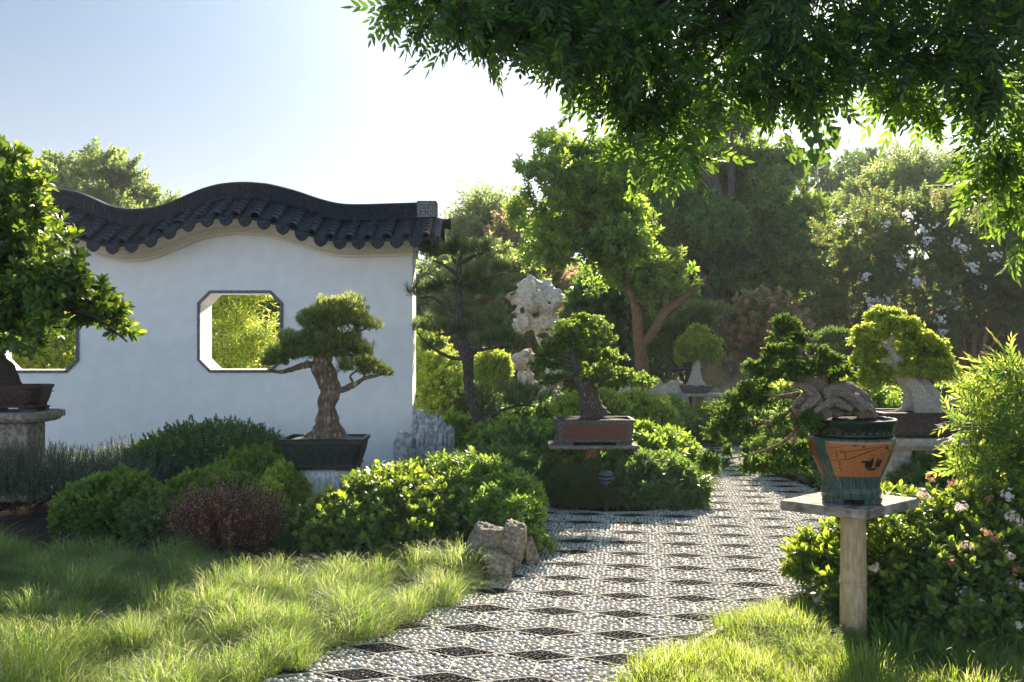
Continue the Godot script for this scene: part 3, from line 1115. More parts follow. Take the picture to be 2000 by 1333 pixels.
# ---------------------------------------------------------------- lawns
func grass_clump(n: int, r: float, l0: float, l1: float, w: float, comb: Vector3, mats: Array, arch := 1.0) -> ArrayMesh:
	var V := [PackedVector3Array(), PackedVector3Array()]
	var I := [PackedInt32Array(), PackedInt32Array()]
	for k in n:
		var a := rng.randf() * TAU
		var q := sqrt(rng.randf())
		var foot := Vector3(cos(a), 0, sin(a)) * r * q
		var L := rng.randf_range(l0, l1)
		var lean := Vector3(cos(a), 0, sin(a)) * q * 0.55 + comb * rng.randf_range(0.4, 1.1) + Vector3(rng.randfn(), 0, rng.randfn()) * 0.34
		var side := Vector3(-lean.z, 0, lean.x).normalized()
		if side.length() < 0.5:
			side = Vector3.RIGHT
		side = side.rotated(Vector3.UP, rng.randfn() * 0.6)
		var s := 1 if rng.randf() < 0.22 else 0
		var b: int = V[s].size()
		for j in 5:
			var t := j / 4.0
			var p := foot + Vector3.UP * L * (t - 0.34 * arch * t * t * t) + lean * L * arch * (0.25 * t + 0.75 * t * t)
			if j == 4:
				V[s].append(p)
			else:
				V[s].append(p - side * w * (1.0 - 0.5 * t))
				V[s].append(p + side * w * (1.0 - 0.5 * t))
		for j in 3:
			var c := b + j * 2
			I[s].append_array([c, c + 2, c + 1, c + 1, c + 2, c + 3])
		I[s].append_array([b + 6, b + 8, b + 7])
	var m := ArrayMesh.new()
	for s in 2:
		if V[s].size():
			m.add_surface_from_arrays(Mesh.PRIMITIVE_TRIANGLES, mk(V[s], I[s], true, false).surface_get_arrays(0))
			m.surface_set_material(m.get_surface_count() - 1, mats[s])
	return m


func lawn(called: String, label: String, poly: PackedVector2Array, box: Rect2, step: float, clumps: Array, s0: float, s1: float, tall := 0.0) -> void:
	var lots := []
	for c in clumps:
		lots.append([])
	var z := box.position.y
	while z < box.end.y:
		var x := box.position.x
		while x < box.end.x:
			var p := Vector2(x + rng.randf_range(-0.5, 0.5) * step, z + rng.randf_range(-0.5, 0.5) * step)
			if Geometry2D.is_point_in_polygon(p, poly):
				var hump := 1.0 + tall * nz.get_noise_2d(p.x * 70.0, p.y * 70.0)
				var b := Basis(Vector3.UP, rng.randfn() * 0.5).scaled(Vector3(1, hump, 1) * rng.randf_range(s0, s1))
				lots[rng.randi() % clumps.size()].append(Transform3D(b, Vector3(p.x, 0.0, p.y)))
			x += step
		z += step
	var root := thing(called, label, "grass")
	root.set_meta("kind", "stuff")
	for k in clumps.size():
		swarm("grass", clumps[k], lots[k], root)


func make_lawns() -> void:
	var tufts := []
	for k in 4:
		tufts.append(grass_clump(210, 0.10, 0.09, 0.25, 0.0015, Vector3(0.2, 0, 0.2), [M.grass, M.grass_pale], 1.35))
	lawn("meadow_grass", "long soft arching grass in tussocks left of the pebble path",
		gpoly([[-400, 1082], [0, 1086], [240, 1092], [350, 1098], [560, 1120], [640, 1122], [780, 1112], [900, 1108], [950, 1134], [955, 1146], [880, 1180], [760, 1231], [640, 1285], [520, 1343], [400, 1408], [150, 1560], [-700, 1560]]),
		Rect2(-5.2, -7.4, 5.4, 4.4), 0.115, tufts, 0.6, 1.1, 1.7)
	var short := []
	for k in 3:
		short.append(grass_clump(130, 0.10, 0.05, 0.13, 0.0018, Vector3(-0.15, 0, 0.3), [M.turf, M.grass_pale], 0.8))
	lawn("short_lawn", "short sunlit turf between the path edging and the bamboo-shaped post",
		gpoly([[1250, 1338], [1320, 1294], [1400, 1252], [1540, 1188], [1620, 1180], [1800, 1190], [2150, 1230], [2150, 1560], [930, 1560]]),
		Rect2(-0.2, -6.0, 3.4, 3.0), 0.085, short, 0.8, 1.25, 1.2)
	# taller tussocks on the right
	var rows := [[1440, 1232, 0.75], [1480, 1225, 0.6], [1560, 1222, 0.9], [1600, 1240, 0.9], [1540, 1250, 0.8], [1580, 1275, 0.9], [1520, 1215, 0.6], [1620, 1262, 0.8], [1640, 1290, 0.7], [1560, 1300, 0.7]]
	var root := thing("tall_grass", "taller grass tussocks beside the foot of the bamboo-shaped post", "grass")
	root.set_meta("kind", "stuff")
	var where := []
	for r in rows:
		var p := gp(r[0], r[1])
		for j in 3:
			where.append(Transform3D(Basis(Vector3.UP, rng.randf() * TAU).scaled(Vector3.ONE * r[2]), Vector3(p.x + rng.randfn() * 0.05, 0, p.y + rng.randfn() * 0.05)))
	swarm("grass", grass_clump(150, 0.10, 0.10, 0.24, 0.0017, Vector3(-0.1, 0, 0.2), [M.turf, M.grass], 1.1), where, root)


# ---------------------------------------------------------------- the garden wall
const RIDGE := [[-420, 374], [-330, 383], [-250, 402], [-190, 408], [-120, 402], [-50, 384], [10, 371], [60, 366], [108, 368], [151, 374], [180, 385], [216, 401], [252, 408], [288, 407], [324, 399], [360, 384], [396, 369], [432, 359.5], [475, 356], [522, 359], [558, 367], [594, 378], [630, 390], [666, 398], [700, 399.5], [760, 398], [818, 396], [900, 393.5]]


func ridge(x: float) -> float:
	var px := PX + x * F / 11.86
	var y := 394.0
	if px <= RIDGE[0][0]:
		y = RIDGE[0][1]
	for k in RIDGE.size() - 1:
		if px >= RIDGE[k][0] and px <= RIDGE[k + 1][0]:
			var t: float = (px - RIDGE[k][0]) / float(RIDGE[k + 1][0] - RIDGE[k][0])
			var y0: float = RIDGE[maxi(0, k - 1)][1]
			var y1: float = RIDGE[k][1]
			var y2: float = RIDGE[k + 1][1]
			var y3: float = RIDGE[mini(RIDGE.size() - 1, k + 2)][1]
			y = 0.5 * (2.0 * y1 + (y2 - y0) * t + (2.0 * y0 - 5.0 * y1 + 4.0 * y2 - y3) * t * t + (3.0 * y1 - y0 - 3.0 * y2 + y3) * t * t * t)
	return EYE + (PY - y) * 11.86 / F


func sweep(profile: Array, x0: float, x1: float, step := 0.06) -> ArrayMesh:
	# a moulding along the wall: profile of (z, height under the ridge line)
	var rings := []
	var n := int(ceil((x1 - x0) / step))
	for k in n + 1:
		var x := lerpf(x0, x1, float(k) / n)
		var y := ridge(x)
		var ring := PackedVector3Array()
		for p in profile:
			ring.append(Vector3(x, y + p.y, p.x))
		rings.append(ring)
	return loft(rings, false)


func window_span(x: float, w: Rect2, c: float) -> Vector2:
	# lower and upper edge of the octagonal opening at x
	var e := minf(x - w.position.x, w.end.x - x)
	var k := maxf(0.0, c - e)
	return Vector2(w.position.y + k, w.end.y - k)


func make_wall() -> void:
	var zf := -11.66
	var zb := -12.10
	var zm := (zf + zb) / 2.0
	var xl := -9.6
	var xr := -1.262
	var wall := thing("garden_wall", "white plastered garden wall with a wavy dark tiled coping and octagonal windows", "wall")
	var c := 0.135
	var holes := [Rect2(-6.575, 1.232, 1.060, 0.97), Rect2(-3.945, 1.236, 1.012, 0.968)]
	# body
	var xs := []
	var x := xl
	while x < xr:
		xs.append(x)
		x += 0.09
	xs.append(xr)
	for h in holes:
		for v in [h.position.x, h.position.x + c, h.end.x - c, h.end.x]:
			xs.append(v)
	xs.sort()
	var V := PackedVector3Array()
	var I := PackedInt32Array()
	var quad := func(a: Vector3, b: Vector3, cc: Vector3, d: Vector3):
		var k := V.size()
		V.append_array([a, b, cc, d])
		I.append_array([k, k + 1, k + 2, k, k + 2, k + 3])
	for k in xs.size() - 1:
		var a: float = xs[k]
		var b: float = xs[k + 1]
		if b - a < 1e-5:
			continue
		var ta := ridge(a) - 0.48
		var tb := ridge(b) - 0.48
		var hole = null
		for h in holes:
			if (a + b) / 2.0 > h.position.x and (a + b) / 2.0 < h.end.x:
				hole = h
		if hole == null:
			quad.call(Vector3(a, 0, zf), Vector3(a, ta, zf), Vector3(b, tb, zf), Vector3(b, 0, zf))
			quad.call(Vector3(b, 0, zb), Vector3(b, tb, zb), Vector3(a, ta, zb), Vector3(a, 0, zb))
		else:
			var sa := window_span(a, hole, c)
			var sb := window_span(b, hole, c)
			quad.call(Vector3(a, 0, zf), Vector3(a, sa.x, zf), Vector3(b, sb.x, zf), Vector3(b, 0, zf))
			quad.call(Vector3(a, sa.y, zf), Vector3(a, ta, zf), Vector3(b, tb, zf), Vector3(b, sb.y, zf))
			quad.call(Vector3(b, 0, zb), Vector3(b, sb.x, zb), Vector3(a, sa.x, zb), Vector3(a, 0, zb))
			quad.call(Vector3(b, sb.y, zb), Vector3(b, tb, zb), Vector3(a, ta, zb), Vector3(a, sa.y, zb))
			quad.call(Vector3(a, sa.x, zf), Vector3(a, sa.x, zb), Vector3(b, sb.x, zb), Vector3(b, sb.x, zf))
			quad.call(Vector3(b, sb.y, zf), Vector3(b, sb.y, zb), Vector3(a, sa.y, zb), Vector3(a, sa.y, zf))
		quad.call(Vector3(a, ta, zf), Vector3(a, ta, zb), Vector3(b, tb, zb), Vector3(b, tb, zf))
	for h in holes:
		quad.call(Vector3(h.position.x, h.position.y + c, zb), Vector3(h.position.x, h.position.y + c, zf), Vector3(h.position.x, h.end.y - c, zf), Vector3(h.position.x, h.end.y - c, zb))
		quad.call(Vector3(h.end.x, h.position.y + c, zf), Vector3(h.end.x, h.position.y + c, zb), Vector3(h.end.x, h.end.y - c, zb), Vector3(h.end.x, h.end.y - c, zf))
	var te := ridge(xr) - 0.48
	quad.call(Vector3(xr, 0, zf), Vector3(xr, te, zf), Vector3(xr, te, zb), Vector3(xr, 0, zb))
	part("wall_body", mk(V, I, false, false), M.plaster, wall)
	# cream moulding under the eaves, front and back
	for s in [1.0, -1.0]:
		var z0 := zf if s > 0 else zb
		part("cornice", sweep([Vector2(z0, -0.47), Vector2(z0 + s * 0.30, -0.47), Vector2(z0 + s * 0.30, -0.53), Vector2(z0 + s * 0.22, -0.58), Vector2(z0 + s * 0.13, -0.605), Vector2(z0 + s * 0.12, -0.64), Vector2(z0 + s * 0.05, -0.675), Vector2(z0 + s * 0.045, -0.70), Vector2(z0 - s * 0.003, -0.70)], xl, xr + 0.02), M.cream, wall)
	# roof bed, ridge and its mouldings
	var re := -0.93
	for s in [1.0, -1.0]:
		part("roof_bed", sweep([Vector2(zm, -0.20), Vector2(zm + s * 0.13, -0.24), Vector2(zm + s * 0.655, -0.525), Vector2(zm + s * 0.655, -0.555), Vector2(zm + s * 0.10, -0.47), Vector2(zm, -0.46)], xl, re), M.tile, wall)
	var rx := -0.965
	part("ridge_core", sweep([Vector2(zm - 0.085, -0.27), Vector2(zm - 0.085, -0.035), Vector2(zm + 0.085, -0.035), Vector2(zm + 0.085, -0.27)], xl, rx - 0.25), M.tile, wall)
	part("ridge_cap", sweep([Vector2(zm - 0.105, -0.04), Vector2(zm - 0.10, -0.012), Vector2(zm - 0.06, 0.0), Vector2(zm + 0.06, 0.0), Vector2(zm + 0.10, -0.012), Vector2(zm + 0.105, -0.04)], xl, rx - 0.26), M.tile, wall)
	for yy in [-0.205, -0.245]:
		part("ridge_moulding", sweep([Vector2(zm - 0.12, yy - 0.016), Vector2(zm - 0.125, yy), Vector2(zm - 0.11, yy + 0.014), Vector2(zm + 0.11, yy + 0.014), Vector2(zm + 0.125, yy), Vector2(zm + 0.12, yy - 0.016)], xl, rx - 0.005), M.tile, wall)
	# thin tiles set on edge in the ridge
	var plates := []
	x = -6.8
	while x < rx - 0.27:
		var w := rng.randf_range(0.011, 0.016)
		var y := ridge(x)
		var m := rbox(Vector3(w, 0.158, 0.19 + rng.randf_range(-0.006, 0.008)), 0.003)
		var t := Transform3D(Basis(Vector3(0, 0, 1), rng.randfn() * 0.012), Vector3(x, y - 0.192, zm))
		plates.append([m, t])
		x += w + rng.randf_range(0.002, 0.005)
	var st := SurfaceTool.new()
	st.begin(Mesh.PRIMITIVE_TRIANGLES)
	for p in plates:
		st.append_from(p[0], 0, p[1])
	var pl := part("ridge_tiles", st.commit(), M.tile, wall)
	pl.set_meta("kind", "stuff")
	# carved block that ends the ridge
	var blk := part("ridge_end", rbox(Vector3(0.25, 0.235, 0.24), 0.006), M.frame, wall, Vector3(rx - 0.125, ridge(rx) - 0.232, zm))
	var fret := []
	var bars := [[0.0, 0.085, 0.2, 0.014], [0.0, -0.085, 0.2, 0.014], [-0.095, 0.0, 0.014, 0.17], [0.095, 0.0, 0.014, 0.17], [0.0, 0.0, 0.014, 0.17], [-0.05, 0.045, 0.05, 0.014], [-0.068, 0.022, 0.014, 0.05], [-0.045, 0.0, 0.06, 0.014], [-0.05, -0.05, 0.05, 0.014], [-0.035, -0.028, 0.014, 0.04], [0.05, 0.045, 0.05, 0.014], [0.068, 0.022, 0.014, 0.05], [0.045, 0.0, 0.06, 0.014], [0.05, -0.05, 0.05, 0.014], [0.035, -0.028, 0.014, 0.04]]
	for b in bars:
		part("fret_bar", rbox(Vector3(b[2], b[3], 0.014), 0.002), M.concrete_pale, blk, Vector3(b[0], 0.118 + b[1] * 0.95 - b[3] / 2.0, 0.126))
	# cover tiles in columns, and the hanging drip tiles between them
	var cover := half_tile(0.062, 0.052, 0.15)
	var drip := drip_tile()
	var first := -0.935 - 0.125
	for k in 27:
		var cx := first - k * 0.2305
		var slope := atan2(0.262, 0.51)
		for j in 5:
			var t := (j + 0.5) / 5.0
			var z := lerpf(zm + 0.15, zm + 0.665, t)
			var y := ridge(cx) - lerpf(0.262, 0.520, t)
			var o := part("cover_tile", cover, M.tile if rng.randf() < 0.75 else M.tile2, wall)
			o.transform = Transform3D(Basis.from_euler(Vector3(slope - 0.11, rng.randfn() * 0.012, rng.randfn() * 0.02)), Vector3(cx + rng.randfn() * 0.002, y + 0.004, z))
		var dx := cx - 0.115
		var d := part("drip_tile", drip, M.tile if rng.randf() < 0.7 else M.tile2, wall)
		d.transform = Transform3D(Basis.from_euler(Vector3(-0.12, 0, rng.randfn() * 0.015)), Vector3(dx, ridge(dx) - 0.522, zm + 0.668))
	# verge at the right end: a rolled tile over the gable and a sloping board on either face
	var roll := []
	for k in 9:
		var ring := PackedVector3Array()
		for i in 14:
			var a := TAU * i / 14
			var r := 0.062 if k < 8 else 0.07
			ring.append(Vector3(-0.30 + k * 0.05, cos(a) * r, sin(a) * r))
		roll.append(ring)
	part("verge_roll", loft(roll, true), M.tile, wall, Vector3(re + 0.02, ridge(re) - 0.285, zm + 0.02))
	var disc := lathe([[0.0, 0.02], [0.0, 0.072], [0.02, 0.076], [0.03, 0.066], [0.03, 0.05], [0.022, 0.045], [0.022, 0.015]], 18)
	var dd := part("verge_disc", disc, M.tile, wall)
	dd.transform = Transform3D(Basis(Vector3(0, 0, 1), -PI / 2), Vector3(re + 0.115, ridge(re) - 0.285, zm + 0.02))
	for s in [1.0, -1.0]:
		var r0 := PackedVector3Array()
		var r1 := PackedVector3Array()
		for p in [Vector2(0.06, -0.30), Vector2(0.70, -0.61), Vector2(0.70, -0.52), Vector2(0.06, -0.22)]:
			r0.append(Vector3(re - 0.035, ridge(re) + p.y, zm + s * p.x))
			r1.append(Vector3(re + 0.045, ridge(re) + p.y, zm + s * p.x))
		part("verge_board", loft([r0, r1], false), M.tile, wall)
	part("gable_tile", rbox(Vector3(0.05, 0.17, 0.16), 0.01), M.tile2, wall, Vector3(re - 0.035, ridge(re) - 0.64, zm + 0.60))
	# grey tile frames round the openings
	for h in holes:
		var fr := part("window_frame", sweep_ring(h, c, 0.0, 0.02, zf + 0.001, zf + 0.028), M.frame, wall)
		var P := [Vector2(h.position.x + c, h.position.y), Vector2(h.end.x - c, h.position.y), Vector2(h.end.x, h.position.y + c), Vector2(h.end.x, h.end.y - c), Vector2(h.end.x - c, h.end.y), Vector2(h.position.x + c, h.end.y), Vector2(h.position.x, h.end.y - c), Vector2(h.position.x, h.position.y + c)]
		var mid: Vector2 = h.get_center()
		for k in 8:
			var a: Vector2 = P[k]
			var b: Vector2 = P[(k + 1) % 8]
			var n := maxi(1, int(round(a.distance_to(b) / 0.255)))
			var dir := (b - a).normalized()
			var nrm := Vector2(dir.y, -dir.x)
			if nrm.dot((a + b) / 2.0 - mid) < 0:
				nrm = -nrm
			for j in n:
				var p := a.lerp(b, float(j) / n) + dir * 0.0015
				var q := a.lerp(b, float(j + 1) / n) - dir * 0.0015
				# mitred at the corners, two steps in section
				var ea := 0.0175 if j == 0 else 0.0
				var eb := 0.0175 if j == n - 1 else 0.0
				var ra := PackedVector3Array()
				var rb := PackedVector3Array()
				for s in [[0.002, 0.0], [0.002, 0.030], [0.016, 0.034], [0.018, 0.024], [0.037, 0.020], [0.037, 0.0]]:
					var pa: Vector2 = p + nrm * s[0] - dir * ea * s[0] / 0.042
					var pb: Vector2 = q + nrm * s[0] + dir * eb * s[0] / 0.042
					ra.append(Vector3(pa.x, pa.y, zf + 0.002 + s[1]))
					rb.append(Vector3(pb.x, pb.y, zf + 0.002 + s[1]))
				part("frame_tile", loft([ra, rb], false), M.frame, fr)


func sweep_ring(h: Rect2, c: float, in_: float, out_: float, z0: float, z1: float) -> ArrayMesh:
	# the bed that the frame tiles sit on, round the octagon
	var rings := []
	for e in 9:
		var k := e % 8
		var ring := PackedVector3Array()
		for s in [[in_, z0], [out_, z0], [out_, z1], [in_, z1]]:
			var g := Rect2(h.position - Vector2.ONE * s[0], h.size + Vector2.ONE * s[0] * 2.0)
			var cc: float = c + s[0] * 0.59
			var p: Vector2 = [Vector2(g.position.x + cc, g.position.y), Vector2(g.end.x - cc, g.position.y), Vector2(g.end.x, g.position.y + cc), Vector2(g.end.x, g.end.y - cc), Vector2(g.end.x - cc, g.end.y), Vector2(g.position.x + cc, g.end.y), Vector2(g.position.x, g.end.y - cc), Vector2(g.position.x, g.position.y + cc)][k]
			ring.append(Vector3(p.x, p.y, s[1]))
		rings.append(ring)
	var m := loft(rings, false, false)
	return m


func half_tile(r: float, r_in: float, length: float) -> ArrayMesh:
	# a curved cover tile, its open side down, running along z
	var rings := []
	for e in [[-0.5, 0.93], [0.42, 1.0], [0.5, 0.98]]:
		var ring := PackedVector3Array()
		for i in 9:
			var a := PI * i / 8.0
			ring.append(Vector3(cos(a) * r * e[1], sin(a) * r * e[1], e[0] * length))
		for i in 9:
			var a := PI * (8 - i) / 8.0
			ring.append(Vector3(cos(a) * r_in * e[1], sin(a) * r_in * e[1], e[0] * length))
		rings.append(ring)
	return loft(rings, false)


func drip_tile() -> ArrayMesh:
	# a hanging tongue with a hollow upper edge, and its trough running back under the cover tiles
	var outline := PackedVector2Array()
	for i in 9:
		var t := i / 8.0 * 2.0 - 1.0
		outline.append(Vector2(t * 0.088, 0.022 - 0.035 * (1.0 - t * t)))
	for p in [[0.087, -0.02], [0.082, -0.055], [0.064, -0.09], [0.034, -0.115], [0.0, -0.128], [-0.034, -0.115], [-0.064, -0.09], [-0.082, -0.055], [-0.087, -0.02]]:
		outline.append(Vector2(p[0], p[1]))
	var r0 := PackedVector3Array()
	var r1 := PackedVector3Array()
	var r2 := PackedVector3Array()
	for p in outline:
		r0.append(Vector3(p.x, p.y, -0.008))
		r1.append(Vector3(p.x, p.y, 0.004))
		r2.append(Vector3(p.x * 0.93, (p.y + 0.03) * 0.93 - 0.03, 0.010))
	var plate := loft([r0, r1, r2], false)
	var rings := []
	for z in [-0.42, 0.0]:
		var ring := PackedVector3Array()
		for i in 7:
			var t := i / 6.0 * 2.0 - 1.0
			ring.append(Vector3(t * 0.085, 0.024 - 0.035 * (1.0 - t * t) + (-z) * 0.46, z))
		for i in 7:
			var t := 1.0 - i / 6.0 * 2.0
			ring.append(Vector3(t * 0.085, 0.010 - 0.035 * (1.0 - t * t) + (-z) * 0.46, z))
		rings.append(ring)
	return joined([plate, loft(rings, false)])


# ---------------------------------------------------------------- pots and tables
func rect_pot(called: String, label: String, where: Vector3, w: float, l: float, h: float, mat: Material, o := {}) -> Node3D:
	# a low four-sided pot: flared walls, lip, feet and earth
	var root := thing(called, label, "bonsai pot", where)
	root.rotation.y = o.get("turn", 0.0)
	var fl: float = o.get("flare", 0.88)
	var corner: float = o.get("corner", 0.02)
	var fh: float = o.get("foot", 0.03)
	var belly: float = o.get("belly", 0.0)
	var hw := w / 2.0
	var hl := l / 2.0
	var rows := []
	for k in 7:
		var t := k / 6.0
		var s := lerpf(fl, 0.955, t) + belly * sin(t * PI)
		rows.append([fh + (h - fh - 0.03) * t, hw * s, hl * s, corner])
	rows.append([h - 0.028, hw * 0.995, hl * 0.995, corner])
	rows.append([h - 0.004, hw, hl, corner])
	rows.append([h, hw - 0.006, hl - 0.006, corner])
	rows.append([h, hw - 0.028, hl - 0.028, corner])
	rows.append([h - 0.03, hw - 0.032, hl - 0.032, corner])
	part("pot_wall", rect_loft(rows), mat, root)
	part("rim_band", rect_loft([[h - 0.046, hw * 0.962, hl * 0.962, corner], [h - 0.040, hw * 0.975, hl * 0.975, corner], [h - 0.031, hw * 0.972, hl * 0.972, corner]]), mat, root)
	part("base_band", rect_loft([[fh - 0.004, hw * fl * 1.0, hl * fl * 1.0, corner], [fh, hw * fl + 0.012, hl * fl + 0.012, corner], [fh + 0.022, hw * fl + 0.012, hl * fl + 0.012, corner], [fh + 0.027, hw * fl + 0.002, hl * fl + 0.002, corner]]), mat, root)
	for sx in [-1, 1]:
		for sz in [-1, 1]:
			var a := rect_loft([[0.0, w * 0.10, l * 0.12, 0.01], [fh * 0.55, w * 0.095, l * 0.11, 0.01], [fh, w * 0.125, l * 0.14, 0.01]])
			part("foot", a, mat, root, Vector3(sx * (hw * fl - w * 0.10), 0, sz * (hl * fl - l * 0.12)))
	if o.get("panel", false):
		# a raised line framing the front panel
		for s in [1.0, -1.0]:
			var ring := []
			var y0 := fh + 0.045
			var y1 := h - 0.07
			var corners := [Vector2(-0.74, y0), Vector2(0.74, y0), Vector2(0.80, y0 + 0.02), Vector2(0.84, y1 - 0.02), Vector2(0.80, y1), Vector2(-0.80, y1), Vector2(-0.84, y1 - 0.02), Vector2(-0.80, y0 + 0.02), Vector2(-0.74, y0)]
			var P := []
			for q in corners:
				var t: float = (q.y - fh) / (h - fh - 0.03)
				var k := lerpf(fl, 0.955, t) + belly * sin(t * PI)
				P.append(Vector3(q.x * hw * k, q.y, s * (hl * k + 0.002)))
			var R := []
			for q in P:
				R.append(0.0055)
			part("panel_moulding", limb(P, R, {"per": 2, "sides": 6, "bump": 0.0}), mat, root)
	var bed := []
	for k in 5:
		var t := k / 4.0
		bed.append([h - 0.03 + 0.035 * sin(t * PI / 2.0), lerpf(hw - 0.032, 0.05, t), lerpf(hl - 0.032, 0.04, t), corner])
	bed.push_front([h - 0.06, hw - 0.033, hl - 0.033, corner])
	part("soil", rect_loft(bed, true), o.get("soil", M.soil), root)
	return root


func make_left_side() -> void:
	# ---- bonsai on the stone pedestal at the far left
	var d := 9.3
	var top := at(38, 803, d)
	var ped := thing("stone_pedestal", "grey carved stone pedestal with a chamfered top at the left edge", "pedestal", Vector3(top.x, 0, top.z))
	part("slab", rect_loft([[top.y - 0.105, 0.29, 0.26, 0.10], [top.y - 0.088, 0.325, 0.295, 0.11], [top.y - 0.07, 0.33, 0.30, 0.11], [top.y - 0.064, 0.36, 0.33, 0.12], [top.y - 0.006, 0.36, 0.33, 0.12], [top.y, 0.352, 0.322, 0.12]], false, 2), M.concrete, ped)
	part("block", rbox(Vector3(0.345, top.y - 0.10, 0.345), 0.008), M.concrete, ped)
	for s in [[-0.14, 0.05], [0.14, 0.05]]:
		part("panel_border", rbox(Vector3(0.045, top.y - 0.13, 0.012), 0.003), M.concrete, ped, Vector3(s[0], 0.01, 0.176))
	part("panel_border", rbox(Vector3(0.232, 0.06, 0.012), 0.003), M.concrete, ped, Vector3(0, top.y - 0.18, 0.177))
	rect_pot("bonsai_pot", "dark brown footed pot with lobed corners on the carved stone pedestal", top + Vector3(-0.06, 0.001, 0), 0.70, 0.42, 0.265, M.pot_brown, {"corner": 0.10, "flare": 0.80, "belly": 0.03, "foot": 0.045, "panel": true})
	var tr := thing("bonsai_tree", "small leafy bonsai in the dark brown pot behind the glossy tree", "bonsai", top + Vector3(-0.18, 0.26, 0))
	part("trunk", limb([Vector3(0, -0.03, 0), Vector3(0.02, 0.12, 0), Vector3(-0.06, 0.30, 0.02), Vector3(-0.04, 0.5, 0)], [0.15, 0.10, 0.075, 0.03], {"flare": 0.6, "sides": 16, "bump": 0.12}), M.bark_dark, tr)
	foliage(tr, "foliage", S.elm, lbs([[20, 690, 42, 20], [55, 684, 34, 18], [-20, 680, 60, 26], [40, 672, 40, 18], [-10, 655, 60, 22]], d, 0.1), 420, {"inner": 0.3})

	# ---- the glossy broad-leaved tree that leans in from the left
	d = 6.2
	var rows := [[-30, 330, 55, 60], [10, 318, 34, 44], [30, 410, 62, 80], [70, 480, 68, 66], [105, 520, 52, 48], [95, 580, 78, 66], [40, 585, 90, 74], [165, 590, 56, 38], [205, 612, 42, 28], [238, 640, 22, 20], [-50, 480, 100, 140], [130, 628, 62, 26], [30, 640, 80, 26], [-90, 600, 90, 90]]
	var lob := lbs(rows, d, 0.28)
	var bt := thing("broadleaf_tree", "glossy broad-leaved tree with yellow-green young leaves leaning in from the left", "tree", Vector3(-3.85, 0, -6.1))
	bough(bt, [[-118, 1135], [-105, 900], [-95, 700], [-60, 560], [0, 450], [15, 340]], 6.1, [0.085, 0.075, 0.07, 0.05, 0.028, 0.01], M.bark_grey, "trunk")
	for r in [[[-80, 640], [0, 600], [90, 600], [180, 618], [248, 668]], [[-60, 560], [20, 510], [85, 490]], [[-90, 660], [20, 640], [120, 640]], [[-30, 500], [-20, 400], [-10, 320]], [[-70, 600], [30, 570], [100, 545], [140, 530]]]:
		var rr := []
		for k in r.size():
			rr.append(lerpf(0.026, 0.005, k / float(r.size() - 1)))
		bough(bt, r, d, rr, M.bark_dark)
	var so := {"inner": 0.35, "rough": 0.25, "up": 0.55, "jit": 0.45, "cut": -0.8, "gap": -0.12, "gap_size": 0.4, "s0": 0.75, "s1": 1.15}
	foliage(bt, "foliage", S.broad, lob, 2100, so)
	near_leaves(bt, lob, 220, {"n": 8, "L": 0.085, "W": 0.0185, "stem": 0.05, "open0": 95, "open1": 25}, [M.leaf_gloss, M.leaf_gloss_young, M.leaf_gloss], so)

	# ---- grey rosemary, hedges and clipped balls under the wall
	var grp := "grey rosemary bushes below the stone pedestal"
	shrub("rosemary_bush", "grey-green rosemary bush at the far left below the stone pedestal", "shrub", [dome(-4.6, 8.9, 0.75, 0.47, 0.55)], "rosemary", 2600, {"inner": 0.35, "up": 1.2, "stems": 6}, grp)
	shrub("rosemary_bush", "grey-green rosemary bush between the pedestal bush and the big dark dome", "shrub", [dome(-3.55, 8.75, 0.72, 0.42, 0.5), dome(-3.9, 9.3, 0.5, 0.46, 0.4)], "rosemary", 2600, {"inner": 0.35, "up": 1.2, "stems": 6}, grp)
	shrub("dome_hedge", "largest dark clipped dome with faded flower heads under the octagonal window", "shrub", [dome(-3.05, 9.5, 0.86, 0.70, 0.75), dome(-3.65, 9.7, 0.45, 0.52, 0.5), dome(-2.55, 9.2, 0.40, 0.50, 0.45)], "azalea", 6500, {"inner": 0.72, "rough": 0.08, "bump": 0.05, "stems": 8})
	var dh := get_child(get_child_count() - 1)
	var heads := spread([dome(-3.05, 9.45, 0.88, 0.73, 0.77)], 260, dh.position, {"inner": 0.98, "rough": 0.06, "up": 0.6, "cut": 0.1})
	clothe(dh, "faded_flowers", [flower(M.straw, M.petal_faded, 0.022)], heads)
	var balls := "clipped round shrubs in the left bed"
	shrub("clipped_shrub", "round clipped green shrub nearest the bare bark at the left", "shrub", [dome(-3.32, 7.75, 0.43, 0.42)], "box", 3000, {"inner": 0.72, "rough": 0.07, "bump": 0.045}, balls)
	shrub("clipped_shrub", "bright green clipped shrub directly behind the reddish barberry", "shrub", [dome(-2.48, 7.65, 0.42, 0.45)], "box", 3000, {"inner": 0.72, "rough": 0.07, "bump": 0.045}, balls)
	shrub("clipped_shrub", "clipped green shrub in front of the largest dark dome, touching its right side", "shrub", [dome(-2.42, 8.5, 0.40, 0.52)], "box", 3000, {"inner": 0.72, "rough": 0.07, "bump": 0.045}, balls)
	shrub("clipped_shrub", "low dark green shrub between the round shrub and the barberry", "shrub", [dome(-2.78, 7.35, 0.30, 0.30)], "azalea", 900, {"inner": 0.6, "rough": 0.1}, balls)
	shrub("golden_shrub", "sunlit yellow-green shrub beside the pale stump pedestal", "shrub", [dome(-2.02, 8.0, 0.16, 0.46, 0.25), [Vector3(-2.0, 0.2, -7.55), Vector3(0.08, 0.16, 0.10)]], "gold", 1300, {"inner": 0.5, "rough": 0.25})
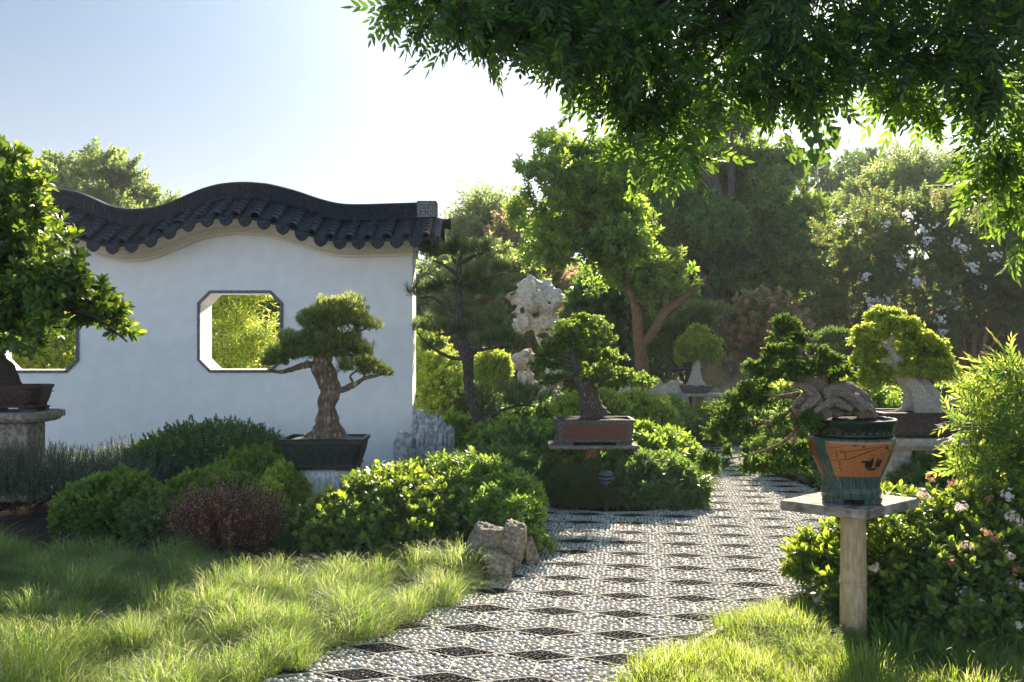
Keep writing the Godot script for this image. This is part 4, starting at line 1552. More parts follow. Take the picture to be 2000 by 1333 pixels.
	shrub("barberry_bush", "dark red-brown twiggy barberry in front of the bright clipped shrub", "shrub", [dome(-2.14, 6.95, 0.36, 0.28, 0.3)], "barberry", 950, {"inner": 0.1, "up": 1.4, "out": 0.7, "rough": 0.1, "stems": 18, "stem_r": 0.004})
	shrub("low_green_clump", "small low green clump of leaves beside the barberry and the broad hedge", "shrub", [dome(-1.72, 7.1, 0.2, 0.26)], "azalea", 420, {"inner": 0.4, "rough": 0.2})


func flower(petal: Material, heart: Material, r: float) -> ArrayMesh:
	# one small five-petalled flower facing +y
	var V := PackedVector3Array()
	var I := PackedInt32Array()
	for k in 5:
		var a := TAU * k / 5
		blade(V, I, Transform3D(aim(Vector3(cos(a), 0.45, sin(a)), Vector3.UP), Vector3.ZERO), r, r * 0.34, "obovate", false)
	var m := ArrayMesh.new()
	m.add_surface_from_arrays(Mesh.PRIMITIVE_TRIANGLES, mk(V, I, true, false).surface_get_arrays(0))
	m.surface_set_material(0, petal)
	V = PackedVector3Array()
	I = PackedInt32Array()
	for k in 4:
		var a := TAU * k / 4 + 0.4
		blade(V, I, Transform3D(aim(Vector3(cos(a) * 0.3, 1.0, sin(a) * 0.3), Vector3.RIGHT), Vector3.ZERO), r * 0.55, r * 0.07, "oval", false)
	m.add_surface_from_arrays(Mesh.PRIMITIVE_TRIANGLES, mk(V, I, true, false).surface_get_arrays(0))
	m.surface_set_material(1, heart)
	return m


func flower_head(petal: Material, heart: Material, n: int, r: float, fr: float) -> ArrayMesh:
	var f := flower(petal, heart, fr)
	var st := [SurfaceTool.new(), SurfaceTool.new()]
	for s in 2:
		st[s].begin(Mesh.PRIMITIVE_TRIANGLES)
	for k in n:
		var d := Vector3(rng.randfn(), rng.randfn() * 0.8, rng.randfn()).normalized()
		var t := Transform3D(aim(d + Vector3.UP * 0.3, Vector3(rng.randfn(), rng.randfn(), 1)), d * r * rng.randf_range(0.2, 1.0))
		for s in 2:
			st[s].append_from(f, s, t)
	var m := ArrayMesh.new()
	for s in 2:
		m.add_surface_from_arrays(Mesh.PRIMITIVE_TRIANGLES, st[s].commit_to_arrays())
		m.surface_set_material(s, petal if s == 0 else heart)
	return m


func make_front_middle() -> void:
	# ---- the pine bonsai on its pale stump
	var d := 8.4
	var top := at(634, 915, d)
	var st := thing("stump_pedestal", "pale weathered stone stump carrying the green bonsai pot", "pedestal", Vector3(top.x, 0, top.z))
	var rings := []
	for k in 9:
		var t := k / 8.0
		var ring := PackedVector3Array()
		for i in 36:
			var a := TAU * i / 36
			var sq := pow(pow(absf(cos(a)), 5.0) + pow(absf(sin(a)), 5.0), -0.2)
			var r := 0.285 * sq * (1.0 + 0.05 * nz.get_noise_3d(cos(a) * 60, t * 25, sin(a) * 60) + 0.03 * nz.get_noise_3d(cos(a) * 240, t * 20, sin(a) * 240))
			ring.append(Vector3(cos(a) * r * 1.02, top.y * t, sin(a) * r * 0.85) * Vector3(1.0 - 0.04 * t, 1, 1))
		rings.append(ring)
	part("block", loft(rings), M.stump, st)
	rect_pot("bonsai_pot", "dark green rectangular pot with a framed panel on the pale stump", top + Vector3(0.01, 0.002, 0), 0.745, 0.5, 0.285, M.pot_green, {"flare": 0.80, "panel": true, "foot": 0.035, "soil": M.gravel, "belly": 0.025, "corner": 0.03})
	var foot := at(637, 852, d)
	var pine := thing("pine_bonsai", "pine bonsai with a thick plated trunk against the white wall", "bonsai", foot)
	var tp := []
	for p in pts([[637, 856], [639, 825], [639, 794], [645, 760], [636, 735], [629, 712], [634, 690], [646, 655], [655, 625]], d):
		tp.append(p - foot)
	part("trunk", limb(tp, [0.125, 0.085, 0.070, 0.072, 0.080, 0.084, 0.062, 0.04, 0.02], {"flare": 0.6, "roots": 6, "sides": 40, "per": 12, "bump": 0.2, "freq": 3.0, "grain": 0.5}), M.bark_pine, pine)
	var br := [[[[640, 755], [668, 762], [692, 752], [711, 740], [735, 734], [752, 730]], 0.030], [[[628, 712], [595, 714], [568, 722], [545, 727], [522, 722]], 0.034], [[[668, 760], [688, 748], [684, 735], [700, 722]], 0.018], [[[711, 742], [712, 728], [720, 720]], 0.014], [[[640, 680], [610, 672], [585, 680], [560, 700]], 0.028], [[[645, 660], [690, 650], [715, 642]], 0.024], [[[646, 660], [620, 635], [600, 632]], 0.02], [[[640, 690], [670, 690], [690, 696]], 0.026], [[[650, 640], [660, 615]], 0.018]]
	for b in br:
		var rr := []
		for k in b[0].size():
			rr.append(lerpf(b[1], b[1] * 0.3, k / float(b[0].size() - 1)))
		bough(pine, b[0], d, rr, M.bark_pine, "branch", {"sides": 12, "bump": 0.15})
	var pl := lbs([[660, 602, 47, 20], [612, 630, 29, 24], [645, 634, 40, 25], [685, 628, 40, 25], [716, 640, 26, 17], [660, 615, 53, 20], [585, 672, 44, 22], [630, 668, 47, 25], [668, 676, 42, 25], [698, 690, 31, 21], [600, 690, 51, 22], [560, 698, 38, 22], [538, 708, 25, 17], [522, 714, 12, 11], [650, 690, 42, 20], [702, 714, 38, 16], [735, 728, 33, 16], [756, 733, 14, 11], [690, 722, 23, 11]], d, 0.12)
	foliage(pine, "needles", S.pine, pl, 4600, {"inner": 0.4, "up": 1.1, "out": 0.8, "cut": -0.4, "rough": 0.3, "bump": 0.03, "jit": 0.34, "s0": 0.75, "s1": 1.15})

	# ---- broad hedge in front of it
	var hd := [dome(-1.33, 7.15, 0.34, 0.33, 0.35), dome(-0.86, 7.25, 0.5, 0.54, 0.45), dome(-1.05, 6.95, 0.52, 0.38, 0.3), dome(-1.1, 7.2, 0.4, 0.42, 0.4)]
	var so := {"inner": 0.66, "rough": 0.2, "bump": 0.05, "up": 0.5, "jit": 0.4, "s0": 0.8, "s1": 1.15, "stems": 9}
	var h1 := shrub("rounded_leaf_hedge", "broad hedge of rounded yellow-green leaves in front of the pale stump", "hedge", hd, "round", 3300, so)
	near_leaves(h1, hd, 240, {"n": 9, "L": 0.064, "W": 0.0185, "stem": 0.05, "open0": 90, "open1": 20}, [M.leaf_gloss, M.leaf_gloss_young, M.leaf_gloss_young], so)
	var hd2 := [dome(-0.36, 7.55, 0.46, 0.58, 0.5), dome(-0.06, 7.3, 0.32, 0.50, 0.5), dome(-0.60, 7.9, 0.42, 0.54, 0.45), [Vector3(0.03, 0.14, -6.95), Vector3(0.18, 0.26, 0.3)]]
	var h2 := shrub("whorled_leaf_hedge", "bright green hedge of whorled narrow leaves beside the path boulders", "hedge", hd2, "whorl", 4200, so)
	near_leaves(h2, hd2, 200, {"n": 12, "L": 0.066, "W": 0.0105, "stem": 0.025, "open0": 95, "open1": 35}, [M.leaf_hedge, M.leaf_hedge_young], so)

	# ---- boulders that hold the bed
	var bo := "boulders edging the bed beside the path"
	for r in [["boulder", "flat-topped brown boulder nearest the tussock grass, left of the tall one", 950, 1120, 6.4, Vector3(0.15, 0.215, 0.14), 41], ["boulder", "tall narrow brown boulder standing between the other path boulders", 1003, 1115, 6.4, Vector3(0.085, 0.225, 0.13), 44], ["boulder", "small low boulder at the right end, tucked under the bright hedge", 1032, 1100, 6.6, Vector3(0.075, 0.13, 0.10), 47], ["boulder", "low rounded boulder in front of the flat-topped one", 972, 1130, 6.18, Vector3(0.10, 0.13, 0.085), 49]]:
		var p := at(r[2], r[3], r[4])
		var o := thing(r[0], r[1], "boulder", Vector3(p.x, 0, p.z), bo)
		part("stone", rock_mesh(r[5], r[6], {"res": 28, "cuts": 7, "rough": 0.12, "box": 4.5}), M.rock_brown, o)

	# ---- grey scholar rocks at the wall end
	var p1 := at(846, 915, 11.1)
	var rk := thing("scholar_rock", "large grey fluted scholar rock at the end of the white wall", "rock", Vector3(p1.x, 0, p1.z))
	part("stone", rock_mesh(Vector3(0.25, 0.48, 0.22), 61, {"res": 46, "cuts": 7, "rough": 0.12, "groove": 0.42, "box": 3.5}), M.rock, rk)
	part("stone", rock_mesh(Vector3(0.13, 0.45, 0.15), 67, {"res": 34, "cuts": 7, "rough": 0.14, "groove": 0.36, "box": 3.5}), M.rock, rk, Vector3(-0.1, 0.0, 0.1))
	part("stone", rock_mesh(Vector3(0.12, 0.40, 0.15), 69, {"res": 34, "cuts": 7, "rough": 0.14, "groove": 0.36, "box": 3.5}), M.rock, rk, Vector3(0.14, 0.0, 0.09))
	var p2 := at(792, 915, 11.0)
	var rk2 := thing("scholar_rock", "smaller rounded grey rock leaning on the large fluted rock", "rock", Vector3(p2.x, 0, p2.z))
	part("stone", rock_mesh(Vector3(0.19, 0.33, 0.17), 63, {"res": 36, "cuts": 8, "rough": 0.12, "groove": 0.15, "box": 2.6}), M.rock, rk2)
	# paving along the foot of the wall
	var pv := struct("wall_foot_paving", rbox(Vector3(3.4, 0.03, 1.0), 0.006), M.concrete_pale)
	pv.position = Vector3(-2.4, 0.0, -11.05)


# ---------------------------------------------------------------- the planted island and its bonsai
func make_island() -> void:
	# ---- bonsai in the long rusty pot
	var d := 9.4
	var top := at(1157, 866, d)
	var tb := thing("bonsai_table", "weathered plank table on a single warm post in the island hedge", "table", Vector3(top.x, 0, top.z))
	part("table_top", rbox(Vector3(0.90, 0.035, 0.52), 0.008), M.wood_old, tb, Vector3(0, top.y - 0.035, 0))
	part("post", lathe([[0.0, 0.078], [top.y * 0.5, 0.075], [top.y - 0.036, 0.078]], 20), M.post_warm, tb)
	rect_pot("bonsai_pot", "long rust-red rectangular pot with grey borders on the plank table", top + Vector3(0.01, 0.001, 0), 0.805, 0.46, 0.255, M.pot_grey, {"flare": 0.92, "corner": 0.012, "foot": 0.035})
	var pot := get_child(get_child_count() - 1)
	for s in [1.0, -1.0]:
		var a := part("rust_panel", rbox(Vector3(0.64, 0.125, 0.01), 0.003), M.pot_rust, pot, Vector3(0, 0.075, s * 0.216))
		a.rotation.x = s * 0.045
		a.set_meta("label", "streaked rust-red panel")
	var foot := at(1157, 815, d)
	var elm := thing("elm_bonsai", "spreading elm bonsai with layered leaf pads in the long rusty pot", "bonsai", foot)
	var tp := []
	for p in pts([[1160, 818], [1154, 795], [1148, 770], [1140, 750], [1130, 730], [1122, 705], [1120, 680], [1124, 652], [1134, 632]], d):
		tp.append(p - foot)
	part("trunk", limb(tp, [0.115, 0.09, 0.085, 0.08, 0.06, 0.042, 0.036, 0.026, 0.014], {"flare": 0.6, "sides": 22, "per": 8, "bump": 0.10, "roots": 5}), M.bark_grey, elm)
	for b in [[[1136, 745], [1165, 735], [1200, 742], [1240, 748]], [[1130, 735], [1105, 740], [1085, 748]], [[1122, 710], [1095, 700], [1070, 700]], [[1121, 690], [1150, 695], [1170, 698]], [[1122, 670], [1100, 672]], [[1124, 660], [1150, 665]], [[1122, 715], [1090, 715], [1068, 718]]]:
		var rr := []
		for k in b.size():
			rr.append(lerpf(0.026, 0.006, k / float(b.size() - 1)))
		bough(elm, b, d, rr, M.bark_grey)
	foliage(elm, "foliage", S.elm, lbs([[1142, 626, 32, 8], [1130, 642, 52, 9], [1148, 662, 46, 8], [1100, 678, 46, 9], [1078, 694, 39, 8], [1157, 696, 48, 9], [1070, 715, 34, 7], [1187, 732, 59, 9], [1160, 722, 36, 8], [1220, 742, 37, 7], [1252, 749, 23, 5], [1098, 745, 43, 8], [1120, 660, 36, 9], [1200, 748, 32, 5]], d, 0.14), 3700, {"inner": 0.2, "up": 0.7, "rough": 0.4, "cut": -0.6, "jit": 0.5, "gap": -0.12, "gap_size": 0.2})

	# ---- clipped hedges of the island
	var grp := "dark clipped mounds of the island"
	shrub("island_hedge", "largest dark green mound at the right tip of the island by the path", "hedge", [dome(1.33, 9.15, 0.52, 0.44, 0.5), dome(1.05, 9.1, 0.46, 0.42, 0.42), [Vector3(1.5, 0.13, -8.95), Vector3(0.38, 0.24, 0.35)], dome(1.15, 9.55, 0.35, 0.40, 0.4)], "whorl_dark", 5000, {"inner": 0.7, "rough": 0.1, "bump": 0.05, "stems": 8}, grp)
	shrub("box_ball", "dark bronze-green box ball left of its twin, in front of the post", "shrub", [dome(0.55, 8.78, 0.18, 0.33)], "box_dark", 1500, {"inner": 0.72, "rough": 0.06}, "two bronze box balls on the island edge")
	shrub("box_ball", "dark bronze-green box ball beside the black path lamp", "shrub", [dome(0.80, 8.78, 0.18, 0.335)], "box_dark", 1500, {"inner": 0.72, "rough": 0.06}, "two bronze box balls on the island edge")
	shrub("island_hedge", "dark mound at the left end of the island behind the bright hedge", "hedge", [dome(0.02, 9.5, 0.5, 0.46, 0.5), dome(-0.35, 9.9, 0.36, 0.42, 0.4), dome(0.36, 9.35, 0.3, 0.38, 0.35)], "whorl_dark", 4000, {"inner": 0.7, "rough": 0.12, "bump": 0.05, "stems": 7}, grp)
	shrub("island_hedge", "green mound behind the plank table, left of its post, below the leaning pine", "hedge", [dome(0.2, 10.6, 0.55, 0.68, 0.5), dome(-0.15, 10.9, 0.36, 0.6, 0.4), dome(0.62, 10.4, 0.45, 0.60, 0.45)], "whorl_mid", 3600, {"inner": 0.66, "rough": 0.14, "bump": 0.06, "stems": 7}, grp)
	shrub("island_hedge", "sunlit green mound right of the rusty pot, behind the largest mound", "hedge", [dome(1.48, 10.2, 0.36, 0.66, 0.45), dome(1.72, 10.5, 0.36, 0.54, 0.4), dome(1.2, 10.5, 0.4, 0.60, 0.4)], "whorl_mid", 3600, {"inner": 0.66, "rough": 0.16, "bump": 0.06, "stems": 7}, grp)
	shrub("variegated_plant", "little orange-tipped leafy plant between the box balls and the left mound", "plant", [dome(0.52, 9.2, 0.16, 0.40, 0.2)], "broad_bronze", 60, {"inner": 0.3, "s0": 0.6, "s1": 0.8})
	# ---- path lamp
	var lp := at(1183, 1000, 8.62)
	var lamp := thing("path_lamp", "small black hooded path lamp in the island hedge", "garden lamp", Vector3(lp.x, 0, lp.z))
	part("stem", lathe([[0.0, 0.02], [0.27, 0.02]], 12), M.lamp, lamp)
	part("hood", lathe([[0.345, 0.010], [0.375, 0.012], [0.385, 0.028], [0.383, 0.045], [0.37, 0.062], [0.35, 0.070], [0.342, 0.066]], 24), M.lamp, lamp)
	part("louvre", lathe([[0.30, 0.05], [0.305, 0.075], [0.318, 0.080], [0.330, 0.072], [0.334, 0.045]], 24), M.lamp, lamp)
	part("louvre", lathe([[0.262, 0.03], [0.268, 0.055], [0.280, 0.062], [0.292, 0.055], [0.296, 0.04]], 24), M.lamp, lamp)

	# ---- the leaning pine in front of the far garden
	d = 11.5
	foot = at(950, 917, d)
	foot.y = 0.0
	var pt := thing("pine_tree", "leaning dark pine with cloud-pruned tiers beside the wall end", "tree", foot)
	tp = []
	for p in pts([[962, 918], [948, 862], [934, 818], [921, 780], [915, 745], [914, 715], [908, 685], [900, 650], [896, 610], [895, 560], [897, 520], [902, 492]], d):
		tp.append(p - foot)
	part("trunk", limb(tp, [0.085, 0.07, 0.066, 0.066, 0.06, 0.066, 0.064, 0.056, 0.05, 0.04, 0.03, 0.015], {"sides": 18, "bump": 0.16, "freq": 1.6, "per": 8}), M.bark_grey, pt)
	for b in [[[934, 818], [960, 812], [985, 800], [1020, 792], [1045, 795]], [[912, 700], [885, 700], [860, 690], [835, 672], [815, 650]], [[905, 680], [930, 685], [965, 680], [995, 678]], [[900, 650], [925, 640], [955, 655]], [[898, 615], [870, 600], [845, 582], [820, 582]], [[896, 600], [930, 590], [965, 582]], [[895, 550], [920, 552], [950, 545], [985, 535]], [[896, 540], [870, 520], [845, 508]], [[897, 520], [880, 500]], [[899, 515], [930, 498], [945, 495]], [[900, 640], [880, 650], [850, 655]]]:
		var rr := []
		for k in b.size():
			rr.append(lerpf(0.03, 0.009, k / float(b.size() - 1)))
		bough(pt, b, d, rr, M.bark_grey)
	foliage(pt, "needles", S.pine_tree, lbs([[900, 490, 62, 10], [873, 499, 40, 9], [940, 492, 40, 9], [838, 508, 26, 9], [975, 530, 42, 7], [945, 540, 28, 6], [851, 570, 50, 11], [900, 562, 56, 14], [950, 575, 46, 13], [822, 578, 24, 9], [834, 645, 38, 12], [868, 652, 46, 10], [948, 640, 46, 10], [975, 668, 40, 12], [984, 668, 30, 9], [812, 640, 18, 8], [930, 625, 46, 10], [982, 684, 30, 7], [1028, 776, 46, 13], [982, 766, 28, 9], [1048, 790, 28, 8], [1005, 790, 34, 8], [850, 685, 26, 8]], d, 0.3), 1600, {"gap": -0.14, "gap_size": 0.3, "inner": 0.35, "up": 1.4, "out": 0.6, "cut": -0.35, "rough": 0.32, "bump": 0.05, "jit": 0.34, "floor": 0.3})


# ---------------------------------------------------------------- right side
func draw_line_on(im: Image, a: Vector2, b: Vector2, w: float, c: Color) -> void:
	var n := int(a.distance_to(b)) + 1
	for k in n + 1:
		var p := a.lerp(b, float(k) / n)
		var ww := w * (0.75 + 0.5 * absf(nz.get_noise_2d(p.x * 6, p.y * 6)))
		im.fill_rect(Rect2i(int(p.x - ww / 2), int(p.y - ww / 2), maxi(1, int(ww)), maxi(1, int(ww))), c)


func blot(im: Image, c: Vector2, rx: float, ry: float, col: Color) -> void:
	for y in range(int(c.y - ry * 1.3), int(c.y + ry * 1.3)):
		for x in range(int(c.x - rx * 1.3), int(c.x + rx * 1.3)):
			if x < 0 or y < 0 or x >= im.get_width() or y >= im.get_height():
				continue
			var q := Vector2((x - c.x) / rx, (y - c.y) / ry).length() + 0.35 * nz.get_noise_2d(x * 9.0, y * 9.0)
			if q < 1.0:
				im.set_pixel(x, y, im.get_pixel(x, y).lerp(col, clampf((1.0 - q) * 4.0, 0.0, 0.95)))


func pot_painting() -> StandardMaterial3D:
	# the glazed picture on the pot: a gabled house with an arched door, a long slanting line, two dark blurred figures
	var w := 384
	var h := 256
	var im := Image.create_empty(w, h, false, Image.FORMAT_RGB8)
	for y in h:
		for x in w:
			var a := nz.get_noise_2d(x * 1.6, y * 1.6) * 0.5 + 0.5
			var b := nz2.get_noise_2d(x * 5.0, y * 5.0) * 0.5 + 0.5
			im.set_pixel(x, y, Color(0.64, 0.39, 0.23).lerp(Color(0.80, 0.53, 0.33), a).lerp(Color(0.56, 0.31, 0.20), b * 0.5))
	var ink := Color(0.20, 0.12, 0.09)
	var thin := Color(0.30, 0.17, 0.10)
	for l in [[[8, 140], [110, 128], 5], [[110, 128], [250, 50], 6], [[250, 50], [330, 18], 4], [[75, 78], [230, 38], 5], [[230, 38], [300, 22], 4], [[20, 52], [100, 30], 4], [[52, 128], [52, 80], 5], [[100, 128], [100, 78], 5], [[52, 80], [62, 68], 4], [[62, 68], [90, 68], 4], [[90, 68], [100, 78], 4], [[14, 62], [14, 130], 3], [[14, 70], [48, 66], 3], [[20, 84], [44, 80], 3], [[20, 98], [44, 96], 3], [[24, 110], [46, 108], 3], [[70, 40], [96, 60], 3], [[30, 40], [60, 60], 3], [[110, 20], [180, 14], 3], [[130, 30], [200, 20], 3], [[232, 92], [262, 90], 4], [[262, 90], [262, 110], 3], [[300, 88], [318, 84], 4], [[318, 84], [316, 108], 3], [[120, 142], [150, 138], 3]]:
		draw_line_on(im, Vector2(l[0][0], l[0][1]), Vector2(l[1][0], l[1][1]), l[2], ink if l[2] > 3 else thin)
	var dark := Color(0.10, 0.12, 0.13)
	for b in [[205, 140, 22, 10], [228, 160, 20, 34], [250, 150, 14, 44], [290, 150, 12, 38], [312, 156, 15, 36], [268, 196, 40, 10], [330, 44, 16, 10], [350, 66, 10, 8], [322, 34, 8, 14], [150, 22, 12, 7], [190, 28, 10, 6], [58, 170, 7, 6], [50, 190, 6, 6], [62, 205, 6, 7], [60, 150, 9, 6]]:
		blot(im, Vector2(b[0], b[1]), b[2], b[3], dark)
	var m := StandardMaterial3D.new()
	m.albedo_texture = ImageTexture.create_from_image(im)
	m.roughness = 0.35
	return m


func pot_radius(rows: Array, y: float) -> float:
	for k in rows.size() - 1:
		if y >= rows[k][0] and y <= rows[k + 1][0]:
			return lerpf(rows[k][1], rows[k + 1][1], (y - rows[k][0]) / maxf(1e-5, rows[k + 1][0] - rows[k][0]))
	return rows[0][1]


func pot_patch(rows: Array, a0: float, a1: float, y0: float, y1: float, proud: float, taper := 0.12) -> ArrayMesh:
	var V := PackedVector3Array()
	var UV := PackedVector2Array()
	var I := PackedInt32Array()
	var nu := 18
	var nv := 12
	for j in nv + 1:
		for i in nu + 1:
			var u := i / float(nu)
			var v := j / float(nv)
			var y := lerpf(y0, y1, v)
			var am := (a0 + a1) / 2.0
			var a := am + (a1 - a0) * (u - 0.5) * (1.0 - taper * (1.0 - v))
			var edge := 0.0 if i == 0 or i == nu or j == 0 or j == nv else 1.0
			var r := pot_radius(rows, y) + proud * edge + 0.0006 * (1.0 - edge)
			V.append(Vector3(cos(a) * r, y, sin(a) * r))
			UV.append(Vector2(1.0 - u, 1.0 - v))
	for j in nv:
		for i in nu:
			var k := j * (nu + 1) + i
			I.append_array([k, k + 1, k + nu + 1, k + 1, k + nu + 2, k + nu + 1])
	var n0 := (V[I[2]] - V[I[0]]).cross(V[I[1]] - V[I[0]])
	if n0.dot(Vector3(V[0].x, 0, V[0].z)) < 0.0:
		for t in range(0, I.size(), 3):
			var q := I[t]
			I[t] = I[t + 1]
			I[t + 1] = q
	var m := mk(V, I, true, false)
	var arr := m.surface_get_arrays(0)
	arr[Mesh.ARRAY_TEX_UV] = UV
	var out := ArrayMesh.new()
	out.add_surface_from_arrays(Mesh.PRIMITIVE_TRIANGLES, arr)
	return out


func make_right_side() -> void:
	# ---- the slab on its bamboo-shaped post
	var d := 4.9
	var base := at(1667, 1254, d)
	base.y = 0.0
	var tb := thing("slab_table", "worn square stone slab on a cast bamboo-shaped post at the right", "table", base)
	var th := 0.735
	part("post", lathe([[-0.05, 0.072], [0.0, 0.071], [0.17, 0.069], [0.30, 0.0672], [0.312, 0.0705], [0.319, 0.0705], [0.323, 0.063], [0.328, 0.063], [0.331, 0.071], [0.345, 0.068], [0.52, 0.065], [th - 0.05, 0.0655]], 30), M.bamboo_post, tb)
	var r0 := PackedVector3Array()
	var rings := []
	var corners := [Vector2(1.445, -5.0), Vector2(1.80, -4.70), Vector2(2.245, -5.07), Vector2(1.88, -5.38)]
	for e in [[th - 0.052, 0.985], [th - 0.045, 1.0], [th - 0.008, 1.0], [th, 0.985]]:
		var ring := PackedVector3Array()
		var mid := Vector2(1.845, -5.04)
		for k in 4:
			for s in 8:
				var p: Vector2 = corners[k].lerp(corners[(k + 1) % 4], (s + 0.15) / 8.0)
				p = mid + (p - mid) * e[1]
				p += Vector2(nz.get_noise_2d(p.x * 150, p.y * 150), nz.get_noise_2d(p.y * 150, p.x * 150)) * 0.008
				ring.append(Vector3(p.x - base.x, e[0], p.y - base.z))
		rings.append(ring)
	part("slab", loft(rings, false), M.slab, tb)
	# ---- glazed pot
	var pc := Vector3(1.83, th + 0.001, -4.97)
	var pot := thing("glazed_pot", "round green glazed pot with an orange painted picture on the stone slab", "bonsai pot", pc)
	pot.rotation.y = 0.0
	var rows := [[0.028, 0.140], [0.034, 0.152], [0.065, 0.155], [0.078, 0.150], [0.090, 0.1455], [0.13, 0.153], [0.18, 0.170], [0.24, 0.195], [0.29, 0.214], [0.325, 0.222], [0.345, 0.223], [0.356, 0.218], [0.368, 0.214], [0.395, 0.215], [0.41, 0.220], [0.425, 0.229], [0.440, 0.234], [0.448, 0.232], [0.449, 0.220], [0.43, 0.208], [0.40, 0.20]]
	part("pot_wall", lathe(rows.slice(0, 12), 120, 0.026, 40, 4, 7), M.glaze, pot)
	part("pot_rim", lathe(rows.slice(11), 72), M.glaze_rim, pot)
	var to_eye := atan2(-pc.z, -pc.x) - 0.28 + 0.0 * TAU          # angle of the camera seen from the pot
	for k in 3:
		var a := to_eye + k * TAU / 3.0
		var mat: Material = M.painting if k == 0 else M.painting_side
		part("painted_panel", pot_patch(rows, a - 0.90, a + 0.90, 0.152, 0.340, 0.004), mat, pot)
	for k in 34:
		var a := TAU * k / 34
		part("stud", lathe([[-0.006, 0.002], [-0.003, 0.0055], [0.003, 0.0055], [0.006, 0.002]], 6), M.glaze, pot, Vector3(cos(a) * 0.2165, 0.383, sin(a) * 0.2165))
	for k in 4:
		var a := to_eye + 0.16 + PI / 4.0 + k * PI / 2.0
		var f := part("foot", rect_loft([[0.0, 0.055, 0.014, 0.006], [0.032, 0.065, 0.016, 0.006]]), M.glaze, pot, Vector3(cos(a) * 0.136, 0, sin(a) * 0.136))
		f.rotation.y = PI / 2.0 - a
	part("soil", lathe([[0.39, 0.2], [0.425, 0.206], [0.445, 0.12], [0.455, 0.03]], 30), M.soil, pot)

	# ---- cascade juniper with its driftwood
	d = 4.95
	var foot := Vector3(1.78, th + 0.44, -4.95)
	var jn := thing("juniper_bonsai", "cascading juniper bonsai with a gnarled bleached trunk in the glazed pot", "bonsai", foot)
	var wood := [[[[1660, 800], [1630, 772], [1600, 752], [1572, 742], [1552, 748]], [0.03, 0.03, 0.026, 0.02, 0.008], 0.0], [[[1690, 800], [1660, 775], [1630, 762], [1618, 772], [1640, 790], [1665, 800]], [0.02, 0.026, 0.026, 0.024, 0.022, 0.016], -0.075], [[[1600, 770], [1580, 790], [1566, 806], [1548, 800]], [0.024, 0.024, 0.016, 0.006], -0.06], [[[1702, 815], [1695, 790], [1672, 770], [1640, 762], [1612, 768], [1592, 785]], [0.0234, 0.0281, 0.0359, 0.039, 0.0328, 0.0234], 0.04], [[[1690, 812], [1670, 790], [1640, 782], [1610, 790], [1596, 812]], [0.0312, 0.0374, 0.0359, 0.0281, 0.0156], -0.02], [[[1640, 812], [1625, 785], [1600, 765], [1580, 770], [1562, 785], [1545, 792]], [0.0312, 0.039, 0.0359, 0.0281, 0.0203, 0.0094], 0.0], [[[1618, 815], [1600, 790], [1588, 770], [1575, 758], [1560, 752], [1548, 760]], [0.0234, 0.0265, 0.0281, 0.0234, 0.0156, 0.0062], -0.05], [[[1665, 775], [1680, 790], [1700, 800], [1712, 815]], [0.0265, 0.0234, 0.0187, 0.0125], -0.06], [[[1600, 780], [1578, 780], [1560, 800], [1550, 812], [1555, 830]], [0.0312, 0.0281, 0.0234, 0.0172, 0.0078], 0.03], [[[1628, 772], [1618, 790], [1600, 800], [1588, 816], [1596, 826]], [0.0203, 0.0234, 0.0218, 0.0156, 0.0078], -0.07], [[[1610, 770], [1608, 745], [1604, 715], [1598, 690], [1580, 665], [1555, 645]], [0.0281, 0.0218, 0.0187, 0.0156, 0.0109, 0.0062], 0.03]]
	for w in wood:
		var P := []
		for p in pts(w[0], d + w[2]):
			P.append(p - foot)
		part("trunk", limb(P, w[1], {"sides": 26, "per": 9, "bump": 0.3, "freq": 2.2, "grain": 0.12, "twist": 6.0}), M.driftwood if w != wood[10] else M.bark_red, jn)
	for b in [[[1575, 775], [1545, 800], [1510, 830], [1475, 840]], [[1560, 800], [1555, 840], [1520, 870], [1470, 888], [1410, 898]], [[1560, 770], [1520, 775], [1480, 770]], [[1600, 700], [1560, 700], [1520, 700]], [[1604, 715], [1630, 705]], [[1606, 730], [1570, 730], [1545, 725]], [[1555, 840], [1550, 870], [1540, 900]], [[1510, 830], [1460, 820], [1430, 812]], [[1600, 690], [1620, 690]]]:
		var rr := []
		for k in b.size():
			rr.append(lerpf(0.014, 0.003, k / float(b.size() - 1)))
		bough(jn, b, d, rr, M.bark_red)
	var jl := lbs([[1535, 640, 21, 11], [1520, 655, 15, 7], [1578, 662, 23, 6], [1550, 664, 21, 7], [1521, 690, 36, 8], [1489, 706, 21, 7], [1550, 692, 24, 7], [1594, 690, 25, 7], [1626, 708, 23, 7], [1630, 738, 25, 5], [1548, 722, 30, 7], [1590, 720, 25, 7], [1645, 726, 17, 5], [1482, 756, 27, 7], [1459, 782, 33, 8], [1505, 786, 31, 10], [1432, 810, 25, 8], [1409, 842, 21, 7], [1455, 838, 36, 8], [1498, 824, 30, 10], [1383, 900, 15, 5], [1429, 884, 25, 8], [1455, 904, 33, 7], [1548, 882, 30, 13], [1581, 826, 23, 8], [1535, 908, 27, 7], [1405, 908, 18, 5], [1590, 812, 18, 7]], d, 0.1)
	jl.append_array(lbs([[1385, 905, 18, 8], [1372, 915, 12, 6], [1400, 890, 16, 8], [1415, 915, 24, 8], [1440, 870, 26, 10], [1470, 915, 26, 8], [1520, 905, 26, 10], [1555, 912, 20, 8], [1440, 830, 18, 9], [1420, 825, 14, 8], [1465, 765, 24, 9], [1490, 735, 20, 8], [1470, 720, 14, 6], [1560, 745, 18, 8], [1395, 855, 16, 7]], d, 0.12))
